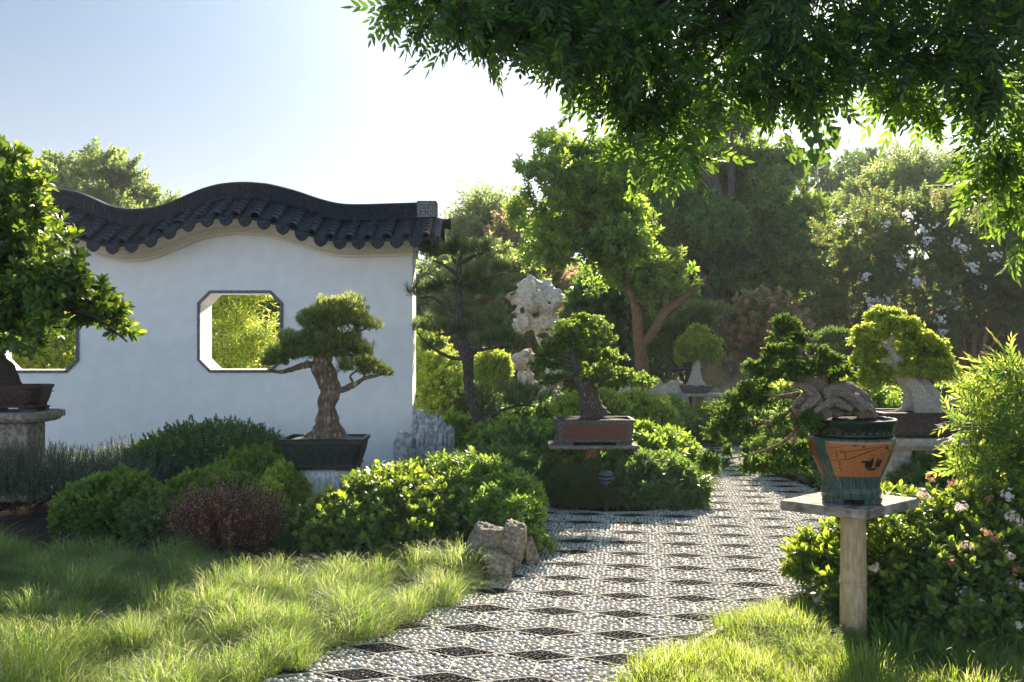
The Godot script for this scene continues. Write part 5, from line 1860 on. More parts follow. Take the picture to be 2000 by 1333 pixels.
	foliage(jn, "foliage", S.juniper, jl, 7600, {"inner": 0.2, "up": 0.5, "rough": 0.45, "cut": -0.6, "jit": 0.55, "gap": -0.02, "gap_size": 0.16})

	# ---- maple with the white trunk on the stone bench
	d = 8.8
	var top := at(1800, 851, d)
	var bench := thing("stone_bench", "pale stone bench on two block legs behind the glazed pot", "bench", Vector3(top.x, 0, top.z))
	part("bench_top", rect_loft([[top.y - 0.115, 0.52, 0.24, 0.02], [top.y - 0.075, 0.56, 0.28, 0.03], [top.y - 0.03, 0.57, 0.29, 0.03], [top.y - 0.004, 0.57, 0.29, 0.03], [top.y, 0.562, 0.282, 0.03]]), M.concrete_pale, bench)
	for sx in [-0.27, 0.27]:
		part("leg", rbox(Vector3(0.20, top.y - 0.117, 0.36), 0.01), M.concrete_pale, bench, Vector3(sx, 0, 0.02 if sx < 0 else -0.12))
	rect_pot("bonsai_pot", "plain plum-brown rectangular pot on the pale stone bench", top + Vector3(0, 0.001, 0), 0.93, 0.56, 0.235, M.pot_plum, {"flare": 0.93, "corner": 0.015, "foot": 0.028})
	foot = top + Vector3(0.03, 0.232, 0)
	var mp := thing("maple_bonsai", "yellow-green maple bonsai with a flaring white trunk on the stone bench", "bonsai", foot)
	var tp := []
	for p in pts([[1808, 804], [1803, 790], [1796, 772], [1786, 754], [1772, 738], [1760, 722], [1752, 705], [1745, 690], [1738, 668], [1735, 645]], d):
		tp.append(p - foot)
	part("trunk", limb(tp, [0.185, 0.135, 0.118, 0.10, 0.082, 0.062, 0.05, 0.04, 0.028, 0.014], {"flare": 0.85, "roots": 7, "sides": 36, "per": 9, "bump": 0.10, "freq": 1.0}), M.bark_white, mp)
	for k in 7:
		var a := k * 0.9 + 0.3
		var dir := Vector3(cos(a), 0, sin(a) * 0.7)
		part("root", limb([dir * 0.10 + Vector3(0, 0.07, 0), dir * 0.19 + Vector3(0, 0.025, 0), dir * 0.30 + Vector3(0, -0.005, 0)], [0.042, 0.028, 0.008], {"sides": 10, "bump": 0.12}), M.bark_white, mp)
	for b in [[[1772, 738], [1795, 725], [1825, 720], [1850, 725]], [[1755, 715], [1730, 705], [1700, 692]], [[1752, 705], [1780, 690], [1805, 680]], [[1742, 685], [1715, 665], [1700, 650]], [[1738, 668], [1755, 645], [1765, 632]], [[1758, 722], [1735, 732], [1710, 735]], [[1735, 650], [1728, 625]]]:
		var rr := []
		for k in b.size():
			rr.append(lerpf(0.03, 0.006, k / float(b.size() - 1)))
		bough(mp, b, d, rr, M.bark_white)
	foliage(mp, "foliage", S.maple, lbs([[1729, 618, 35, 13], [1756, 634, 30, 11], [1706, 652, 31, 16], [1687, 676, 21, 11], [1713, 692, 31, 14], [1792, 680, 45, 20], [1829, 706, 35, 22], [1805, 722, 47, 16], [1848, 728, 23, 14], [1713, 726, 30, 11], [1692, 746, 36, 10], [1775, 660, 28, 10], [1680, 700, 15, 7], [1800, 660, 25, 10]], d, 0.14), 4200, {"inner": 0.2, "up": 0.5, "rough": 0.4, "cut": -0.7, "jit": 0.5, "gap": -0.12, "gap_size": 0.2})

	# ---- green bushes round the bench
	shrub("green_bush", "bright green bush behind the white-trunked maple, to its right", "shrub", [dome(5.0, 10.6, 0.7, 1.12, 0.6), dome(4.3, 10.3, 0.5, 0.92, 0.5)], "whorl_mid", 4300, {"bump": 0.07, "inner": 0.66, "rough": 0.2, "stems": 8})
	shrub("green_bush", "bright green bush behind the driftwood juniper, left of the white trunk", "shrub", [dome(3.85, 10.4, 0.5, 1.06, 0.5), dome(3.4, 10.9, 0.4, 0.8, 0.5)], "whorl_mid", 3300, {"bump": 0.07, "inner": 0.66, "rough": 0.2, "stems": 8})
	shrub("dark_hedge", "dark shaded hedge under the stone bench by the path", "hedge", [dome(3.75, 9.6, 0.5, 0.40, 0.45), dome(3.55, 10.3, 0.4, 0.42, 0.5), dome(3.9, 8.3, 0.5, 0.50, 0.45), dome(4.4, 8.4, 0.6, 0.55, 0.5)], "whorl_dark", 5200, {"inner": 0.68, "rough": 0.16, "stems": 8})
	shrub("dark_hedge", "low dark planting left of the stone bench along the far path edge", "hedge", [dome(3.55, 11.4, 0.4, 0.30, 0.35), dome(3.75, 12.4, 0.45, 0.36, 0.4), dome(4.1, 11.9, 0.5, 0.5, 0.5)], "whorl_dark", 2600, {"inner": 0.68, "rough": 0.16, "stems": 6})

	# ---- flowering hawthorn at the right front
	var hb := [dome(2.5, 5.45, 0.55, 0.72, 0.45), dome(2.9, 5.3, 0.6, 0.78, 0.55), dome(2.02, 5.65, 0.24, 0.44, 0.3), dome(2.5, 5.0, 0.55, 0.55, 0.35), dome(3.3, 5.1, 0.5, 0.76, 0.5), [Vector3(1.85, 0.2, -5.6), Vector3(0.13, 0.17, 0.2)], dome(2.15, 5.25, 0.32, 0.46, 0.3)]
	var so := {"inner": 0.55, "rough": 0.24, "up": 0.55, "jit": 0.45, "s0": 0.8, "s1": 1.15, "stems": 14}
	var hw := shrub("hawthorn_bush", "large dark-leaved flowering bush behind the bamboo-shaped post", "shrub", hb, "haw", 5600, so)
	near_leaves(hw, hb, 240, {"n": 9, "L": 0.062, "W": 0.0135, "stem": 0.045, "open0": 95, "open1": 20}, [M.leaf_gloss, M.leaf_gloss, M.leaf_gloss_young], so)
	var heads := [flower_head(M.petal, M.petal_faded, 16, 0.032, 0.013), flower_head(M.petal, M.straw, 12, 0.028, 0.014), flower_head(M.petal_faded, M.petal, 14, 0.030, 0.012)]
	for f in [[1808, 930, 5.5, 2], [1795, 965, 5.35, 0], [1868, 990, 5.1, 0], [1880, 1065, 4.95, 0], [1920, 1035, 4.9, 2], [1940, 1045, 4.9, 2], [1970, 1010, 4.9, 0], [1965, 1082, 4.8, 1], [1975, 1105, 4.8, 2], [1965, 1130, 4.8, 1], [1850, 1092, 4.9, 2], [1700, 1105, 5.0, 1], [1872, 1155, 4.75, 0], [1905, 1170, 4.75, 1], [1592, 1165, 5.35, 1], [1638, 1132, 5.2, 1], [1985, 1030, 4.95, 0], [1990, 1140, 4.75, 1], [1960, 965, 5.2, 1], [1978, 1215, 4.7, 1], [1855, 940, 5.5, 2], [1925, 970, 5.3, 2]]:
		var o := part("flower_cluster", heads[f[3]], null, hw)
		o.position = at(f[0], f[1], f[2]) - hw.position + Vector3(0, 0, 0.05)
		o.rotation = Vector3(0.7, rng.randf() * TAU, 0)
		o.set_meta("kind", "stuff")
		o.scale = Vector3.ONE * rng.randf_range(1.0, 1.35)
	# ---- heavenly bamboo on the right edge
	var nl := lbs([[1985, 745, 40, 30], [1945, 775, 40, 34], [1975, 800, 60, 60], [1920, 820, 40, 34], [1960, 880, 60, 60], [1930, 905, 50, 34], [2030, 800, 70, 90], [1990, 940, 60, 40], [1905, 860, 30, 30], [2060, 900, 80, 90], [1975, 722, 24, 14]], 5.9, 0.2)
	var nd := thing("heavenly_bamboo", "feathery yellow-green heavenly bamboo at the right edge", "shrub", Vector3(3.35, 0, -6.0))
	stems(nd, nd.position, nl, 12, 0.008, M.bark_dark)
	foliage(nd, "foliage", S.nandina, nl, 640, {"inner": 0.3, "up": -0.05, "rough": 0.25, "jit": 0.5, "cut": -0.8})
	# ---- strap leaves in the shade at the bottom right
	var sl := thing("strap_leaf_plant", "strappy green leaves in the shade at the bottom right corner", "plant", Vector3(2.16, 0, -4.55))
	sl.set_meta("kind", "stuff")
	var sm := grass_clump(26, 0.10, 0.18, 0.34, 0.006, Vector3(0, 0, 0.1), [M.leaf_hedge, M.leaf_hedge_young])
	var where := []
	for k in 12:
		where.append(Transform3D(Basis(Vector3.UP, rng.randf() * TAU).scaled(Vector3.ONE * rng.randf_range(0.6, 1.0)), Vector3(rng.randf_range(-0.4, 0.6), 0, rng.randf_range(-0.25, 0.2))))
	swarm("leaves", sm, where, sl)


# ---------------------------------------------------------------- the middle distance
func far_tree(called: String, label: String, rows: Array, d: float, kind: String, n: int, o := {}, trunk := {}, group := "") -> Node3D:
	var lob := lbs(rows, d, o.get("deep", 0.8))
	var px: float = trunk.get("px", rows[0][0])
	var foot := at(px, 700, d)
	foot.y = 0.0
	var t := thing(called, label, o.get("category", "tree"), foot, group)
	var r: float = trunk.get("r", 0.12)
	var mat: Material = trunk.get("mat", M.bark_dark)
	if trunk.has("path"):
		var P := []
		for p in pts(trunk.path, d):
			P.append(p - foot)
		P[0].y = 0.0
		var rr := []
		for k in P.size():
			rr.append(lerpf(r, r * 0.4, k / float(P.size() - 1)))
		part("trunk", limb(P, rr, {"sides": 16, "bump": 0.1}), mat, t)
	else:
		var c: Vector3 = lob[0][0] - foot
		part("trunk", limb([Vector3.ZERO, Vector3(c.x * 0.3, c.y * 0.5, c.z * 0.3), c], [r, r * 0.75, r * 0.3], {"sides": 10}), mat, t)
	for k in range(1, lob.size()):
		var c: Vector3 = lob[k][0] - foot
		var from: Vector3 = Vector3(c.x * 0.15, c.y * 0.45, c.z * 0.15)
		if trunk.has("fork"):
			from = at(trunk.fork[0], trunk.fork[1], d) - foot
		part("limb", limb([from, from.lerp(c, 0.5) + Vector3(0, 0.06 * c.y, 0), c], [r * 0.42, r * 0.28, r * 0.08], {"sides": 7, "per": 4}), mat, t)
	foliage(t, "crown", S[kind], lob, n, o)
	return t


func make_middle_distance() -> void:
	# ---- pale lake rock
	var d := 21.0
	var c := at(1055, 666, d)
	var blobs := [[1055, 588, 44, 40], [1022, 605, 26, 36], [1085, 605, 28, 34], [1048, 562, 28, 18], [1100, 622, 18, 16], [1030, 632, 30, 18], [1068, 640, 22, 16], [1060, 668, 18, 20], [1036, 700, 24, 26], [1028, 735, 18, 36], [1072, 700, 20, 24], [1082, 735, 18, 30], [1060, 770, 34, 20], [1024, 772, 22, 24], [1090, 770, 20, 18], [1100, 600, 14, 18], [1085, 655, 14, 12], [1010, 590, 14, 16]]
	var holes := [[1036, 586, 9, 8], [1090, 612, 12, 9], [1062, 655, 14, 8], [1020, 610, 7, 8], [1058, 720, 13, 16], [1056, 750, 9, 10], [1072, 590, 7, 6], [1048, 612, 9, 6], [1098, 640, 8, 7], [1050, 690, 7, 6], [1006, 625, 6, 8]]
	var B := []
	for b in blobs:
		B.append([at(b[0], b[1], d) - c, Vector3(b[2], b[3], b[2] * 0.8) * d / F])
	var Hs := []
	for h in holes:
		Hs.append([at(h[0], h[1], d) - c + Vector3(0, 0, rng.randf_range(0.0, 0.3)), Vector3(h[2] * d / F, h[3] * d / F, 0.42)])
	var field := func(p: Vector3) -> float:
		var v := 9.0
		for b in B:
			var q: Vector3 = (p - b[0]) / b[1]
			var e: float = (q.length() - 1.0) * minf(b[1].x, b[1].y)
			var h := clampf(0.5 + 0.5 * (v - e) / 0.09, 0.0, 1.0)
			v = lerpf(v, e, h) - 0.09 * h * (1.0 - h)
		if v > 0.35:
			return v
		v += 0.24 * nz.get_noise_3dv(p * 42.0) + 0.10 * nz.get_noise_3dv(p * 130.0)
		var bent := p + Vector3(nz.get_noise_3dv(p * 70.0), nz2.get_noise_3dv(p * 70.0), 0) * 0.12
		for b in Hs:
			var q: Vector3 = (bent - b[0]) / b[1]
			v = maxf(v, -(q.length() - 1.0) * b[1].x)
		return v
	var lr := thing("lake_rock", "tall pale eroded lake rock pierced with holes beyond the leaning pine", "rock", Vector3(c.x, 0, c.z))
	part("stone", net(field, Vector3(-0.86, -1.6, -0.66), Vector3i(50, 90, 36), 0.036), M.rock_pale, lr, Vector3(0, c.y, 0))

	# ---- small far bonsai on its round table
	d = 15.0
	var top := at(1358, 768, d)
	var tb := thing("bonsai_table", "small far table with a thin grey top on one pale post", "table", Vector3(top.x, 0, top.z))
	part("table_top", rbox(Vector3(0.86, 0.05, 0.5), 0.012), M.concrete_pale, tb, Vector3(0, top.y - 0.05, 0))
	part("post", lathe([[0.0, 0.052], [top.y - 0.051, 0.052]], 14), M.bamboo_post, tb)
	var pot := thing("bonsai_pot", "shallow oval grey-brown pot on the small far table", "bonsai pot", top + Vector3(0, 0.001, 0))
	part("pot_wall", rect_loft([[0.0, 0.20, 0.14, 0.13], [0.02, 0.22, 0.15, 0.14], [0.10, 0.25, 0.17, 0.16], [0.125, 0.262, 0.18, 0.17], [0.13, 0.255, 0.175, 0.165], [0.11, 0.235, 0.155, 0.145]], true, 6), M.pot_grey, pot)
	part("soil", rect_loft([[0.09, 0.235, 0.155, 0.145], [0.118, 0.236, 0.156, 0.146], [0.14, 0.1, 0.07, 0.06]], true, 6), M.soil, pot)
	var foot := top + Vector3(0.01, 0.125, 0)
	var fb := thing("maple_bonsai", "little light green bonsai with a flared grey trunk on the far table", "bonsai", foot)
	part("trunk", limb([Vector3(0, -0.02, 0), Vector3(0.0, 0.12, 0), Vector3(0.01, 0.3, 0), Vector3(0.03, 0.5, 0), Vector3(0.04, 0.75, 0)], [0.13, 0.075, 0.055, 0.035, 0.015], {"flare": 0.7, "sides": 20, "bump": 0.12}), M.bark_white, fb)
	foliage(fb, "foliage", S.maple, lbs([[1362, 648, 22, 12], [1352, 668, 32, 14], [1378, 670, 26, 14], [1342, 690, 26, 12], [1388, 690, 24, 12], [1364, 688, 26, 12], [1338, 700, 18, 8]], d, 0.12), 1300, {"inner": 0.3, "rough": 0.2, "up": 0.3, "cut": -0.8})

	# ---- black handrail
	d = 17.5
	var hr := thing("handrail", "thin black metal handrail sloping down behind the small far bonsai", "handrail", Vector3(at(1290, 722, d).x, 0, -d))
	var P := []
	for p in pts([[1290, 722], [1340, 722], [1368, 722], [1420, 742], [1462, 757], [1490, 758]], d):
		P.append(p - hr.position)
	part("rail", limb(P, [0.03, 0.03, 0.03, 0.03, 0.03, 0.025], {"bump": 0.0, "sides": 10, "per": 5}), M.black_metal, hr)
	for q in [[1318, 722], [1385, 729], [1440, 749]]:
		var p := at(q[0], q[1], d) - hr.position
		part("upright", lathe([[0.0, 0.018], [p.y, 0.018]], 8), M.black_metal, hr, Vector3(p.x, 0, p.z))

	# ---- low stones and small bushes round the clearing
	var gs := "pale low stones of the far clearing"
	for r in [[1232, 772, 16.6, 0.34, 0.30, 71, "rounded pale stone at the foot of the reddish forked tree, on its left"], [1290, 782, 16.2, 0.42, 0.30, 72, "wide pale stone between the forked tree and the small far bonsai"], [1318, 766, 17.2, 0.34, 0.36, 73, "pale stone just left of the small far bonsai pot, under the handrail"], [1425, 775, 16.4, 0.5, 0.26, 74, "flat pale stone right of the small far bonsai table"], [1082, 785, 19.5, 0.36, 0.4, 75, "pale jagged stone at the foot of the lake rock"], [1275, 762, 17.6, 0.3, 0.42, 76, "upright pale stone behind the wide stone, under the handrail's end"]]:
		var p := at(r[0], r[1], r[2])
		var o := thing("garden_stone", r[6], "stone", Vector3(p.x, 0, p.z), gs)
		part("stone", rock_mesh(Vector3(r[3], maxf(r[4], p.y) * 0.75, r[3] * 0.7), r[5], {"res": 16, "rough": 0.2}), M.rock_pale, o)
	shrub("dry_grass_clump", "pinkish dry grass clump right of the rusty pot bonsai", "grass", [dome(2.1, 13.3, 0.26, 0.66)], "drygrass", 200, {"inner": 0.1, "up": 2.0, "out": 0.4, "stems": 0})
	shrub("dry_grass_clump", "tall pinkish plume grass behind the small far bonsai at its right", "grass", [dome(3.8, 16.4, 0.5, 1.3), dome(3.6, 16.6, 0.4, 1.1)], "drygrass", 420, {"inner": 0.1, "up": 1.6, "out": 0.5, "stems": 0})
	var g2 := "low bushes of the far clearing"
	for r in [[2.45, 14.2, 0.5, 0.62, "whorl_mid", "dark bush left of the far table post"], [3.35, 14.3, 0.45, 0.66, "whorl_mid", "dark bush right of the far table post"], [2.85, 14.0, 0.3, 0.42, "whorl_dark", "low rounded bush at the end of the path beyond the cascading juniper"], [1.1, 12.6, 0.55, 0.86, "gold", "sunlit yellow-green bush behind the rusty pot, left of the elm trunk"], [1.8, 12.9, 0.5, 0.84, "gold", "sunlit yellow-green bush behind the rusty pot, right of the elm trunk"], [0.55, 13.4, 0.45, 0.6, "whorl_mid", "green bush between the leaning pine and the elm, below the lake rock"], [-0.55, 12.9, 0.5, 0.95, "azalea", "brownish azalea behind the leaning pine's foot"], [0.0, 13.6, 0.5, 0.75, "azalea", "rounded azalea right of the leaning pine's trunk"], [4.3, 14.6, 0.6, 0.95, "gold", "light green bush beneath the handrail's lower end"], [5.2, 13.8, 0.6, 1.0, "whorl_mid", "green bush behind the driftwood, right of the handrail"]]:
		shrub("garden_bush", r[5], "shrub", [dome(r[0], r[1], r[2], r[3])], r[4], int(2600 * r[2] * (1.0 + r[3])), {"inner": 0.62, "rough": 0.16, "stems": 3}, g2)
	# bright bushes between the wall end and the leaning pine
	var g3 := "sunlit bushes in the gap past the wall end"
	shrub("bamboo_clump", "bright yellow-green leafy clump hugging the end of the white wall", "shrub", [[at(845, 740, 13.2), Vector3(0.26, 0.5, 0.4)], [at(862, 790, 13.0), Vector3(0.32, 0.45, 0.4)], [at(880, 760, 13.6), Vector3(0.3, 0.45, 0.4)], [at(838, 690, 13.6), Vector3(0.22, 0.4, 0.3)]], "gold", 2400, {"inner": 0.3, "rough": 0.25, "stems": 5}, g3)
	shrub("round_azalea", "low rounded green azalea right of the scholar rock", "shrub", [dome(-0.78, 12.0, 0.42, 0.6)], "whorl_mid", 1500, {"inner": 0.66, "rough": 0.14}, g3)
	shrub("round_azalea", "pale round bush left of the lake rock foot", "shrub", [[at(962, 735, 17.5), Vector3(0.32, 0.45, 0.35)]], "gold", 1500, {"inner": 0.6, "rough": 0.14, "floor": 0.2}, g3)
	# ---- dark conical evergreen
	far_tree("evergreen_shrub", "dark dense conical evergreen behind the elm bonsai", [[1190, 680, 62, 70], [1185, 620, 52, 56], [1200, 740, 60, 50], [1165, 650, 40, 60], [1190, 585, 34, 30]], 18.5, "far_dark", 2200, {"inner": 0.6, "rough": 0.14, "category": "tree", "deep": 0.3})

	# ---- reddish forked tree
	far_tree("feathery_tree", "light green feathery tree with a forked reddish trunk in the clearing", [[1150, 400, 90, 66], [1110, 300, 62, 40], [1060, 300, 34, 30], [1060, 375, 62, 50], [1040, 420, 44, 34], [1100, 460, 76, 50], [1180, 470, 80, 52], [1160, 330, 74, 50], [1210, 390, 70, 60], [1135, 500, 60, 30], [1205, 532, 62, 32], [1085, 492, 38, 22], [1240, 470, 60, 50], [1280, 540, 60, 36], [1250, 330, 60, 50], [1320, 580, 40, 26]], 16.0, "tree", 5600, {"inner": 0.15, "rough": 0.5, "up": 0.1, "jit": 0.6, "cut": -0.9, "gap": 0.02, "gap_size": 0.7, "deep": 0.9}, {"path": [[1258, 790], [1254, 720], [1248, 668], [1242, 600], [1222, 540], [1204, 490]], "px": 1258, "r": 0.13, "mat": M.bark_red, "fork": [1222, 540]})
	var ft := get_child(get_child_count() - 1)
	bough(ft, [[1249, 680], [1276, 648], [1300, 610], [1345, 575], [1380, 540]], 16.0, [0.095, 0.085, 0.075, 0.06, 0.03], M.bark_red, "trunk")
	bough(ft, [[1296, 618], [1302, 590], [1300, 560]], 16.0, [0.05, 0.04, 0.03], M.bark_red, "limb")
	# ---- big dark tree behind it
	far_tree("shade_tree", "big dark green tree with a thick grey trunk in the clearing", [[1420, 400, 100, 70], [1350, 500, 96, 64], [1470, 470, 96, 66], [1530, 400, 60, 56], [1440, 540, 100, 36], [1550, 515, 56, 46], [1300, 430, 70, 70], [1500, 340, 62, 50], [1400, 320, 80, 50], [1260, 555, 54, 28], [1580, 470, 36, 46], [1380, 450, 90, 60], [1540, 560, 50, 26], [1350, 555, 70, 26]], 26.0, "tree_dark", 13000, {"inner": 0.25, "rough": 0.3, "up": 0.1, "jit": 0.5, "cut": -0.9, "gap": -0.04, "gap_size": 1.1, "deep": 1.5, "s0": 1.0, "s1": 1.5}, {"path": [[1432, 780], [1434, 690], [1440, 600], [1430, 520], [1420, 440]], "px": 1432, "r": 0.34, "mat": M.bark_grey})
	var st := get_child(get_child_count() - 1)
	# upper crown lobes added mostly out of sight, to cast shade on the left grass
	foliage(st, "crown", S.tree_dark, lbs([[1190, 0, 60, 40], [1120, -10, 50, 36], [1170, -50, 60, 36], [1250, -150, 60, 46], [1310, -200, 60, 40], [1290, -120, 40, 36], [1340, 230, 70, 40], [1430, 240, 70, 40]], 25.0, 1.0), 2600, {"inner": 0.2, "rough": 0.3, "up": 0.1, "jit": 0.5, "cut": -0.9, "gap": 0.0, "gap_size": 1.1})
	for q in [[1340, 230], [1430, 240], [1190, 0], [1130, -10]]:
		bough(st, [[1428, 470], [lerpf(1428, q[0], 0.4), lerpf(470, q[1], 0.55)], q], 25.5, [0.13, 0.09, 0.03], M.bark_grey, "limb")
	foliage(st, "crown", S.bamboo, lbs([[1592, 480, 24, 40], [1600, 530, 20, 36], [1575, 420, 22, 34]], 26.0, 0.5), 500, {"inner": 0.3})
	# ---- white-flowered crape myrtle
	var cm := far_tree("crape_myrtle", "wide dark crape myrtle dotted with white flowers at the right", [[1800, 500, 100, 76], [1700, 480, 90, 62], [1900, 520, 90, 76], [1680, 570, 76, 56], [1780, 590, 96, 56], [1880, 600, 90, 50], [1970, 560, 66, 80], [1750, 420, 76, 42], [1850, 425, 84, 46], [1640, 640, 46, 36], [1720, 650, 60, 34], [1820, 645, 60, 26], [1940, 450, 70, 50], [1640, 520, 40, 50], [2040, 560, 60, 90]], 21.5, "myrtle", 7500, {"inner": 0.3, "rough": 0.3, "up": 0.2, "cut": -0.9, "gap": -0.06, "gap_size": 0.7, "deep": 0.9, "s0": 0.9, "s1": 1.4}, {"path": [[1905, 790], [1903, 700], [1890, 640], [1860, 580]], "px": 1905, "r": 0.09, "mat": M.bark_red})
	for k in 3:
		bough(cm, [[1886 + k * 14, 790], [1884 + k * 17, 700], [1880 + k * 26, 620]], 21.5 - 0.2 * k, [0.07, 0.06, 0.045], M.bark_red, "trunk")
	var wf := [flower_head(M.petal_white, M.petal, 26, 0.13, 0.026), flower_head(M.petal_white, M.petal, 18, 0.09, 0.028), flower_head(M.petal_white, M.petal_faded, 12, 0.07, 0.024)]
	for q in [[1715, 588], [1728, 592], [1705, 600], [1738, 582], [1850, 580], [1845, 592], [1862, 588], [1830, 600], [1868, 600], [1855, 570], [1700, 582], [1762, 570], [1820, 520], [1900, 520], [1905, 530], [1760, 520], [1690, 540], [1812, 470], [1870, 470], [1675, 450], [1830, 440], [1800, 445], [1752, 500], [1920, 560], [1945, 500], [1790, 545], [1885, 485], [1840, 620], [1842, 650], [1640, 430], [1775, 420], [1730, 440]]:
		var o := part("flower_cluster", wf[rng.randi() % 3], null, cm)
		o.position = at(q[0], q[1], 21.5 - rng.randf_range(1.2, 1.9)) - cm.position
		o.rotation = Vector3(0.9, rng.randf() * TAU, 0)
		o.set_meta("kind", "stuff")
		o.scale = Vector3(1.0, rng.randf_range(0.7, 1.0), 1.0) * rng.randf_range(1.2, 1.9)
	# cloud pine and rusty shrub behind the far bonsai
	far_tree("cloud_pine", "pale green cloud-pruned pine behind the small far bonsai", [[1370, 612, 40, 16], [1335, 622, 44, 14], [1310, 645, 40, 14], [1365, 640, 36, 15], [1340, 668, 50, 14], [1300, 690, 40, 14]], 19.0, "pine_far", 1500, {"inner": 0.3, "up": 1.2, "out": 0.5, "deep": 0.5}, {"path": [[1352, 760], [1345, 700], [1360, 660], [1350, 625]], "px": 1352, "r": 0.09})
	far_tree("rust_shrub", "rust-tinted shrub right of the thick grey trunk", [[1480, 640, 34, 28], [1470, 672, 28, 26], [1505, 660, 34, 40], [1530, 700, 40, 40]], 19.5, "far_rust", 900, {"inner": 0.4, "category": "shrub", "deep": 0.3}, {"r": 0.05})
	far_tree("grey_round_shrub", "rounded grey-green shrub behind the juniper's top", [[1630, 680, 46, 36], [1655, 710, 40, 34]], 15.5, "azalea", 3000, {"inner": 0.66, "rough": 0.1, "category": "shrub", "deep": 0.2}, {"r": 0.05})


# ---------------------------------------------------------------- background
func make_background() -> void:
	var grp := "trees beyond the garden"
	far_tree("olive_tree", "dusty olive-green tree behind the left part of the wall", [[200, 380, 70, 50], [130, 350, 40, 40], [230, 350, 30, 40], [280, 410, 50, 30], [150, 420, 80, 40], [110, 320, 20, 25], [190, 325, 22, 26], [90, 370, 30, 50], [40, 380, 60, 60], [350, 425, 40, 22]], 32.0, "far", 2600, {"inner": 0.2, "rough": 0.35, "gap": -0.1, "gap_size": 1.6, "deep": 1.5}, {"r": 0.2}, grp)
	far_tree("bamboo_grove", "feathery bamboo rising past the wall's right end", [[940, 430, 34, 26], [920, 460, 34, 30], [965, 455, 30, 40], [890, 470, 30, 20], [950, 500, 50, 30], [1000, 480, 30, 30], [905, 500, 30, 30]], 30.0, "bamboo_far", 900, {"inner": 0.1, "rough": 0.35, "gap": -0.1, "gap_size": 1.2, "deep": 1.0}, {"r": 0.06}, grp)
	far_tree("russet_tree", "russet-tinted tree between the bamboo and the feathery tree", [[1010, 470, 34, 40], [1030, 520, 44, 40], [990, 520, 34, 36], [1060, 560, 50, 36]], 27.0, "far_rust", 1300, {"inner": 0.25, "rough": 0.25, "deep": 0.8}, {"r": 0.12}, grp)
	far_tree("yellow_shrub", "yellow-lit shrub between the bamboo and the leaning pine", [[970, 560, 40, 50], [940, 540, 50, 40], [1030, 560, 14, 40], [920, 600, 60, 50]], 25.0, "far", 1500, {"inner": 0.4, "rough": 0.2, "category": "shrub", "deep": 0.8}, {"r": 0.08}, grp)
	far_tree("dark_pine", "dark far pine standing highest behind the crape myrtle", [[1640, 315, 36, 24], [1600, 335, 40, 28], [1680, 330, 40, 30], [1610, 370, 50, 32], [1660, 365, 60, 30], [1700, 315, 30, 18], [1580, 390, 44, 34], [1660, 400, 70, 34]], 46.0, "far_dark", 1500, {"inner": 0.2, "rough": 0.35, "gap": -0.15, "gap_size": 2.0, "deep": 2.0}, {"r": 0.3}, grp)
	far_tree("lime_tree", "hazy lime-green tree between the far pine and the crape myrtle", [[1720, 390, 66, 46], [1680, 430, 60, 46], [1780, 400, 50, 40], [1640, 470, 60, 50], [1750, 440, 80, 40]], 36.0, "far", 2200, {"inner": 0.3, "rough": 0.25, "deep": 1.5}, {"r": 0.2}, grp)
	far_tree("bamboo_grove", "airy bamboo plumes above the crape myrtle", [[1790, 340, 40, 26], [1740, 345, 36, 26], [1830, 355, 34, 26], [1860, 370, 30, 30], [1800, 380, 50, 30], [1845, 400, 40, 30]], 34.0, "bamboo_far", 800, {"inner": 0.1, "rough": 0.4, "gap": -0.05, "gap_size": 1.2, "deep": 1.2}, {"r": 0.06}, grp)
	far_tree("russet_tree", "russet-tinted tree behind the crape myrtle's right half", [[1900, 430, 50, 40], [1960, 470, 60, 50], [1850, 440, 50, 36], [1990, 420, 50, 40]], 30.0, "far_rust", 1500, {"inner": 0.25, "rough": 0.25, "deep": 1.0}, {"r": 0.15}, grp)
	# backdrop of the far garden, tree by tree
	var g2 := "dense trees closing the far garden"
	var names := ["dense green tree closing the view behind the lake rock's left side", "dense green tree closing the view behind the lake rock and evergreen", "dense green tree behind the reddish forked trunk", "dense tree with sunlit-toned leaves behind the cloud-pruned pine", "dense dark tree behind the thick grey trunk", "dense dark tree behind the rust-tinted shrub", "dense dark tree low behind the crape myrtle's left half", "dense dark tree low behind the crape myrtle's trunks", "dense dark tree at the far right edge behind the heavenly bamboo", "dense green tree behind the gap past the wall end"]
	var xs := [985, 1110, 1250, 1370, 1480, 1590, 1710, 1850, 1990, 870]
	for k in xs.size():
		var x: float = xs[k]
		var kind: String = ["far", "far", "far_lit_tone", "far_lit_tone", "far_dark", "far_rust", "far_dark", "far_dark", "far_dark", "far"][k]  # two trees get paler leaves in place of sunlight on them
		var y := 600.0 + 26.0 * sin(k * 2.1)
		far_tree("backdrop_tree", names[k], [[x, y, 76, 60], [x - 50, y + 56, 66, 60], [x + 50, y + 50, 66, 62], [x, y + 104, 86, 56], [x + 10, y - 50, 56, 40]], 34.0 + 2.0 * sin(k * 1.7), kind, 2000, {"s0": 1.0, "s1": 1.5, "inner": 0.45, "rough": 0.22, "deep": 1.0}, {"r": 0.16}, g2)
	# seen through the openings of the wall
	far_tree("yellow_bamboo", "sunlit yellow-green bamboo seen through the right octagonal window", [[445, 640, 50, 60], [420, 600, 36, 40], [490, 690, 40, 34], [430, 710, 60, 40], [525, 690, 26, 40], [470, 575, 46, 30]], 15.2, "bamboo", 1250, {"inner": 0.15, "rough": 0.3, "gap": -0.12, "gap_size": 0.25, "deep": 0.4, "category": "shrub"}, {"r": 0.04, "mat": M.bark_dark})
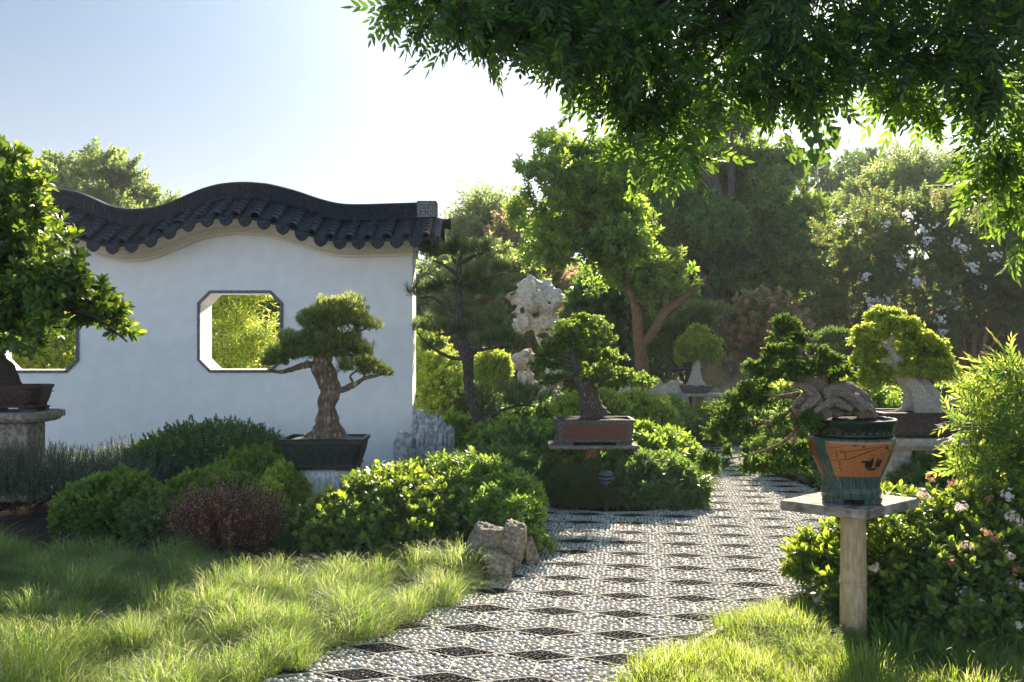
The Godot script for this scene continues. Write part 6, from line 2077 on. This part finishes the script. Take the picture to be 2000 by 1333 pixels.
	far_tree("dark_tree", "dark shaded tree seen through the upper right of the right window", [[540, 600, 70, 60], [600, 620, 70, 70], [540, 680, 70, 60], [470, 620, 90, 70], [650, 660, 80, 70]], 21.0, "far_dark", 1700, {"inner": 0.4, "deep": 0.6}, {"r": 0.12})
	far_tree("yellow_shrub", "sunlit yellow shrub seen through the left octagonal window", [[110, 690, 46, 40], [140, 650, 40, 40], [70, 710, 44, 30], [30, 620, 60, 60], [150, 710, 40, 30]], 15.4, "gold", 3400, {"inner": 0.3, "rough": 0.2, "deep": 0.3, "category": "shrub"}, {"r": 0.04})
	far_tree("dark_tree", "dark tree filling the view behind the left octagonal window", [[60, 600, 110, 80], [150, 620, 90, 80], [-40, 620, 90, 80], [250, 640, 90, 80]], 22.0, "far_dark", 1700, {"inner": 0.4, "deep": 0.6}, {"r": 0.14})
	# ---- corner of a tiled roof at the right edge
	var d := 24.0
	var p := at(1975, 445, d)
	var pav := thing("pavilion", "dark tiled roof corner of a pavilion behind the trees at the right edge", "pavilion", Vector3(p.x + 1.6, 0, -d - 1.5))
	part("wall", rbox(Vector3(3.2, 4.0, 2.6), 0.02), M.pot_brown, pav)
	var ra := PackedVector3Array([Vector3(-2.1, 4.05, 1.9), Vector3(-2.1, 4.15, 1.95), Vector3(-2.1, 5.1, 0.06), Vector3(-2.1, 5.0, 0.0)])
	var rb := PackedVector3Array([Vector3(2.1, 4.05, 1.9), Vector3(2.1, 4.15, 1.95), Vector3(2.1, 5.1, 0.06), Vector3(2.1, 5.0, 0.0)])
	part("roof_slope", loft([ra, rb], false), M.tile, pav)
	var rc := PackedVector3Array()
	var rd := PackedVector3Array()
	for q in ra:
		rc.append(Vector3(q.x, q.y, -q.z - 0.004))
		rd.append(Vector3(-q.x, q.y, -q.z - 0.004))
	part("roof_slope", loft([rc, rd], false), M.tile, pav)
	for k in 15:
		var x := -2.0 + k * 0.285
		part("cover_tile", limb([Vector3(x, 4.16, 1.98), Vector3(x, 4.63, 1.02), Vector3(x, 5.12, 0.06)], [0.075, 0.075, 0.075], {"bump": 0.0, "sides": 8, "per": 2}), M.tile2, pav)
	part("ridge", rbox(Vector3(4.3, 0.3, 0.24), 0.03), M.tile, pav, Vector3(0, 5.08, 0))


# ---------------------------------------------------------------- the tree overhead
func make_canopy() -> void:
	var d := 6.4
	var t := thing("overhanging_tree", "large tree outside the frame whose dark leafy boughs hang over the top right", "tree", Vector3(5.6, 0, -5.4))
	part("trunk", limb([Vector3(0, 0, 0), Vector3(-0.1, 1.5, 0.05), Vector3(-0.3, 2.8, 0), Vector3(-0.9, 4.0, -0.2)], [0.26, 0.2, 0.17, 0.13], {"flare": 0.5, "sides": 20, "bump": 0.1}), M.bark_dark, t)
	for b in [[[[2560, 420], [2300, 150], [2000, 20], [1750, -30], [1500, 10], [1300, 90]], 0.10], [[[2400, 240], [2150, 150], [1980, 160], [1800, 140], [1700, 150]], 0.06], [[[2000, 20], [1700, -90], [1350, -60], [1050, -20], [820, 20]], 0.06], [[[1750, -30], [1560, 0], [1470, 40], [1380, 130], [1340, 230]], 0.035], [[[2400, 260], [2200, 280], [2050, 330], [1960, 400]], 0.05], [[[1750, -20], [1640, 60], [1560, 150], [1530, 230]], 0.03], [[[1350, -60], [1240, 40], [1180, 130], [1170, 200]], 0.028], [[[1050, -20], [960, 30], [900, 70]], 0.02], [[[2000, 20], [1920, 110], [1880, 200]], 0.03], [[[1500, 10], [1440, 60], [1400, 110]], 0.02]]:
		var rr := []
		for k in b[0].size():
			rr.append(lerpf(b[1], b[1] * 0.18, k / float(b[0].size() - 1)))
		bough(t, b[0], d, rr, M.bark_dark, "branch", {"sides": 12})
	var rows := [[790, 0, 41, 43], [850, 20, 54, 53], [900, 0, 63, 43], [960, 40, 54, 55], [1010, 10, 63, 55], [1000, 72, 32, 34], [1050, 52, 63, 60], [1100, 102, 54, 48], [1130, 40, 81, 68], [1190, 142, 63, 60], [1230, 62, 81, 77], [1210, 204, 46, 48], [1260, 264, 41, 34], [1290, 154, 72, 68], [1310, 264, 45, 37], [1330, 62, 81, 86], [1370, 174, 54, 53], [1400, 20, 54, 43], [1420, 152, 63, 56], [1480, 144, 54, 51], [1480, 72, 72, 60], [1530, 142, 54, 60], [1580, 182, 36, 39], [1560, 42, 81, 68], [1620, 112, 54, 60], [1640, 40, 81, 68], [1700, 72, 54, 60], [1730, 20, 81, 60], [1770, 142, 54, 53], [1810, 192, 45, 34], [1820, 52, 72, 68], [1740, 162, 27, 34], [1870, 112, 45, 77], [1920, 40, 81, 77], [1930, 162, 45, 68], [1960, 262, 55, 68], [1930, 332, 39, 44], [1985, 362, 50, 51], [2000, 452, 30, 30], [2030, 142, 72, 103], [2080, 322, 72, 111], [1240, 0, 99, 43], [1480, 0, 72, 34], [1090, 0, 81, 34], [722, -18, 18, 8]]
	var lob := lbs(rows, d, 0.5)
	# the crown goes on above the frame
	for r in [[900, -90, 150, 70, 0.3], [1150, -110, 200, 90, 0.3], [1450, -120, 220, 100, 0.0], [1750, -130, 240, 110, 0.2], [2050, -110, 240, 140, 0.0], [2250, 150, 160, 180, 0.3], [1600, -260, 260, 120, 0.3], [2000, -300, 300, 150, 0.0]]:
		lob.append(lb(r[0], r[1], r[2], r[3], d + r[4], 0.7))
	var so := {"inner": 0.15, "rough": 0.3, "up": -0.75, "out": 0.45, "jit": 0.42, "cut": -1.1, "gap": -0.24, "gap_size": 0.34, "s0": 0.75, "s1": 1.15}
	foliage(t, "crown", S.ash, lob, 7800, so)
	# rest of the crown, added unseen above the frame to keep sun off the boughs
	var high := []
	for r in [[0.6, 5.2, 8.6], [1.9, 5.4, 8.8], [3.2, 5.5, 8.8], [4.4, 5.2, 8.4], [1.2, 6.2, 9.6], [2.6, 6.5, 10.0], [4.0, 6.4, 9.8], [5.4, 6.0, 9.0], [2.0, 4.9, 7.6], [3.4, 4.9, 7.4], [0.4, 4.6, 7.4]]:
		high.append([Vector3(r[0], r[1] + 0.35, -r[2]), Vector3(0.85, 0.6, 0.9)])
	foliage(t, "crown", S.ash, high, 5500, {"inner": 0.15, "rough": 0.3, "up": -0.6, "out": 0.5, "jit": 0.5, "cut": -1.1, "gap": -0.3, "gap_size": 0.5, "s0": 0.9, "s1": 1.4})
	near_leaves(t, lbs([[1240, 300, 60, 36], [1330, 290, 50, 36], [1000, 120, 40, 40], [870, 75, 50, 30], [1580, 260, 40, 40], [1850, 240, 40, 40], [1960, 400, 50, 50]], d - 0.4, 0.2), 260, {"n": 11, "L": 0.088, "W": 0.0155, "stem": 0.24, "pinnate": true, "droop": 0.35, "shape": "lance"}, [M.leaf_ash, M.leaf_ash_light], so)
	# a climber's heart-shaped leaves dangling from the lowest bough
	var vine := thing("climbing_vine", "dangling vine with heart-shaped leaves hanging from the overhanging boughs", "vine", at(1590, 220, d - 0.5))
	var V := PackedVector3Array()
	var I := PackedInt32Array()
	blade(V, I, Transform3D(), 1.0, 0.42, "heart", true)
	var heart := mk(V, I, true, false)
	bough(vine, [[1590, 200], [1596, 240], [1588, 280], [1572, 310]], d - 0.5, [0.004, 0.004, 0.003, 0.002], M.twig_green, "stem")
	bough(vine, [[1640, 190], [1622, 230], [1615, 262]], d - 0.5, [0.004, 0.003, 0.002], M.twig_green, "stem")
	for q in [[1590, 240, 28], [1600, 258, 30], [1612, 272, 36], [1626, 246, 40], [1632, 266, 36], [1588, 290, 38], [1600, 300, 36], [1575, 312, 30], [1560, 288, 30], [1545, 300, 28], [1618, 300, 32], [1580, 268, 30]]:
		var o := part("leaf", heart, M.leaf_ash, vine)
		var s: float = q[2] * 0.8 * d / F
		o.transform = Transform3D(aim(Vector3(rng.randfn() * 0.3, -1.0, 0.2), Vector3(rng.randfn() * 0.5, 0.2, 1.0)).scaled(Vector3.ONE * s), at(q[0], q[1], d - 0.5 + rng.randfn() * 0.05) - vine.position)
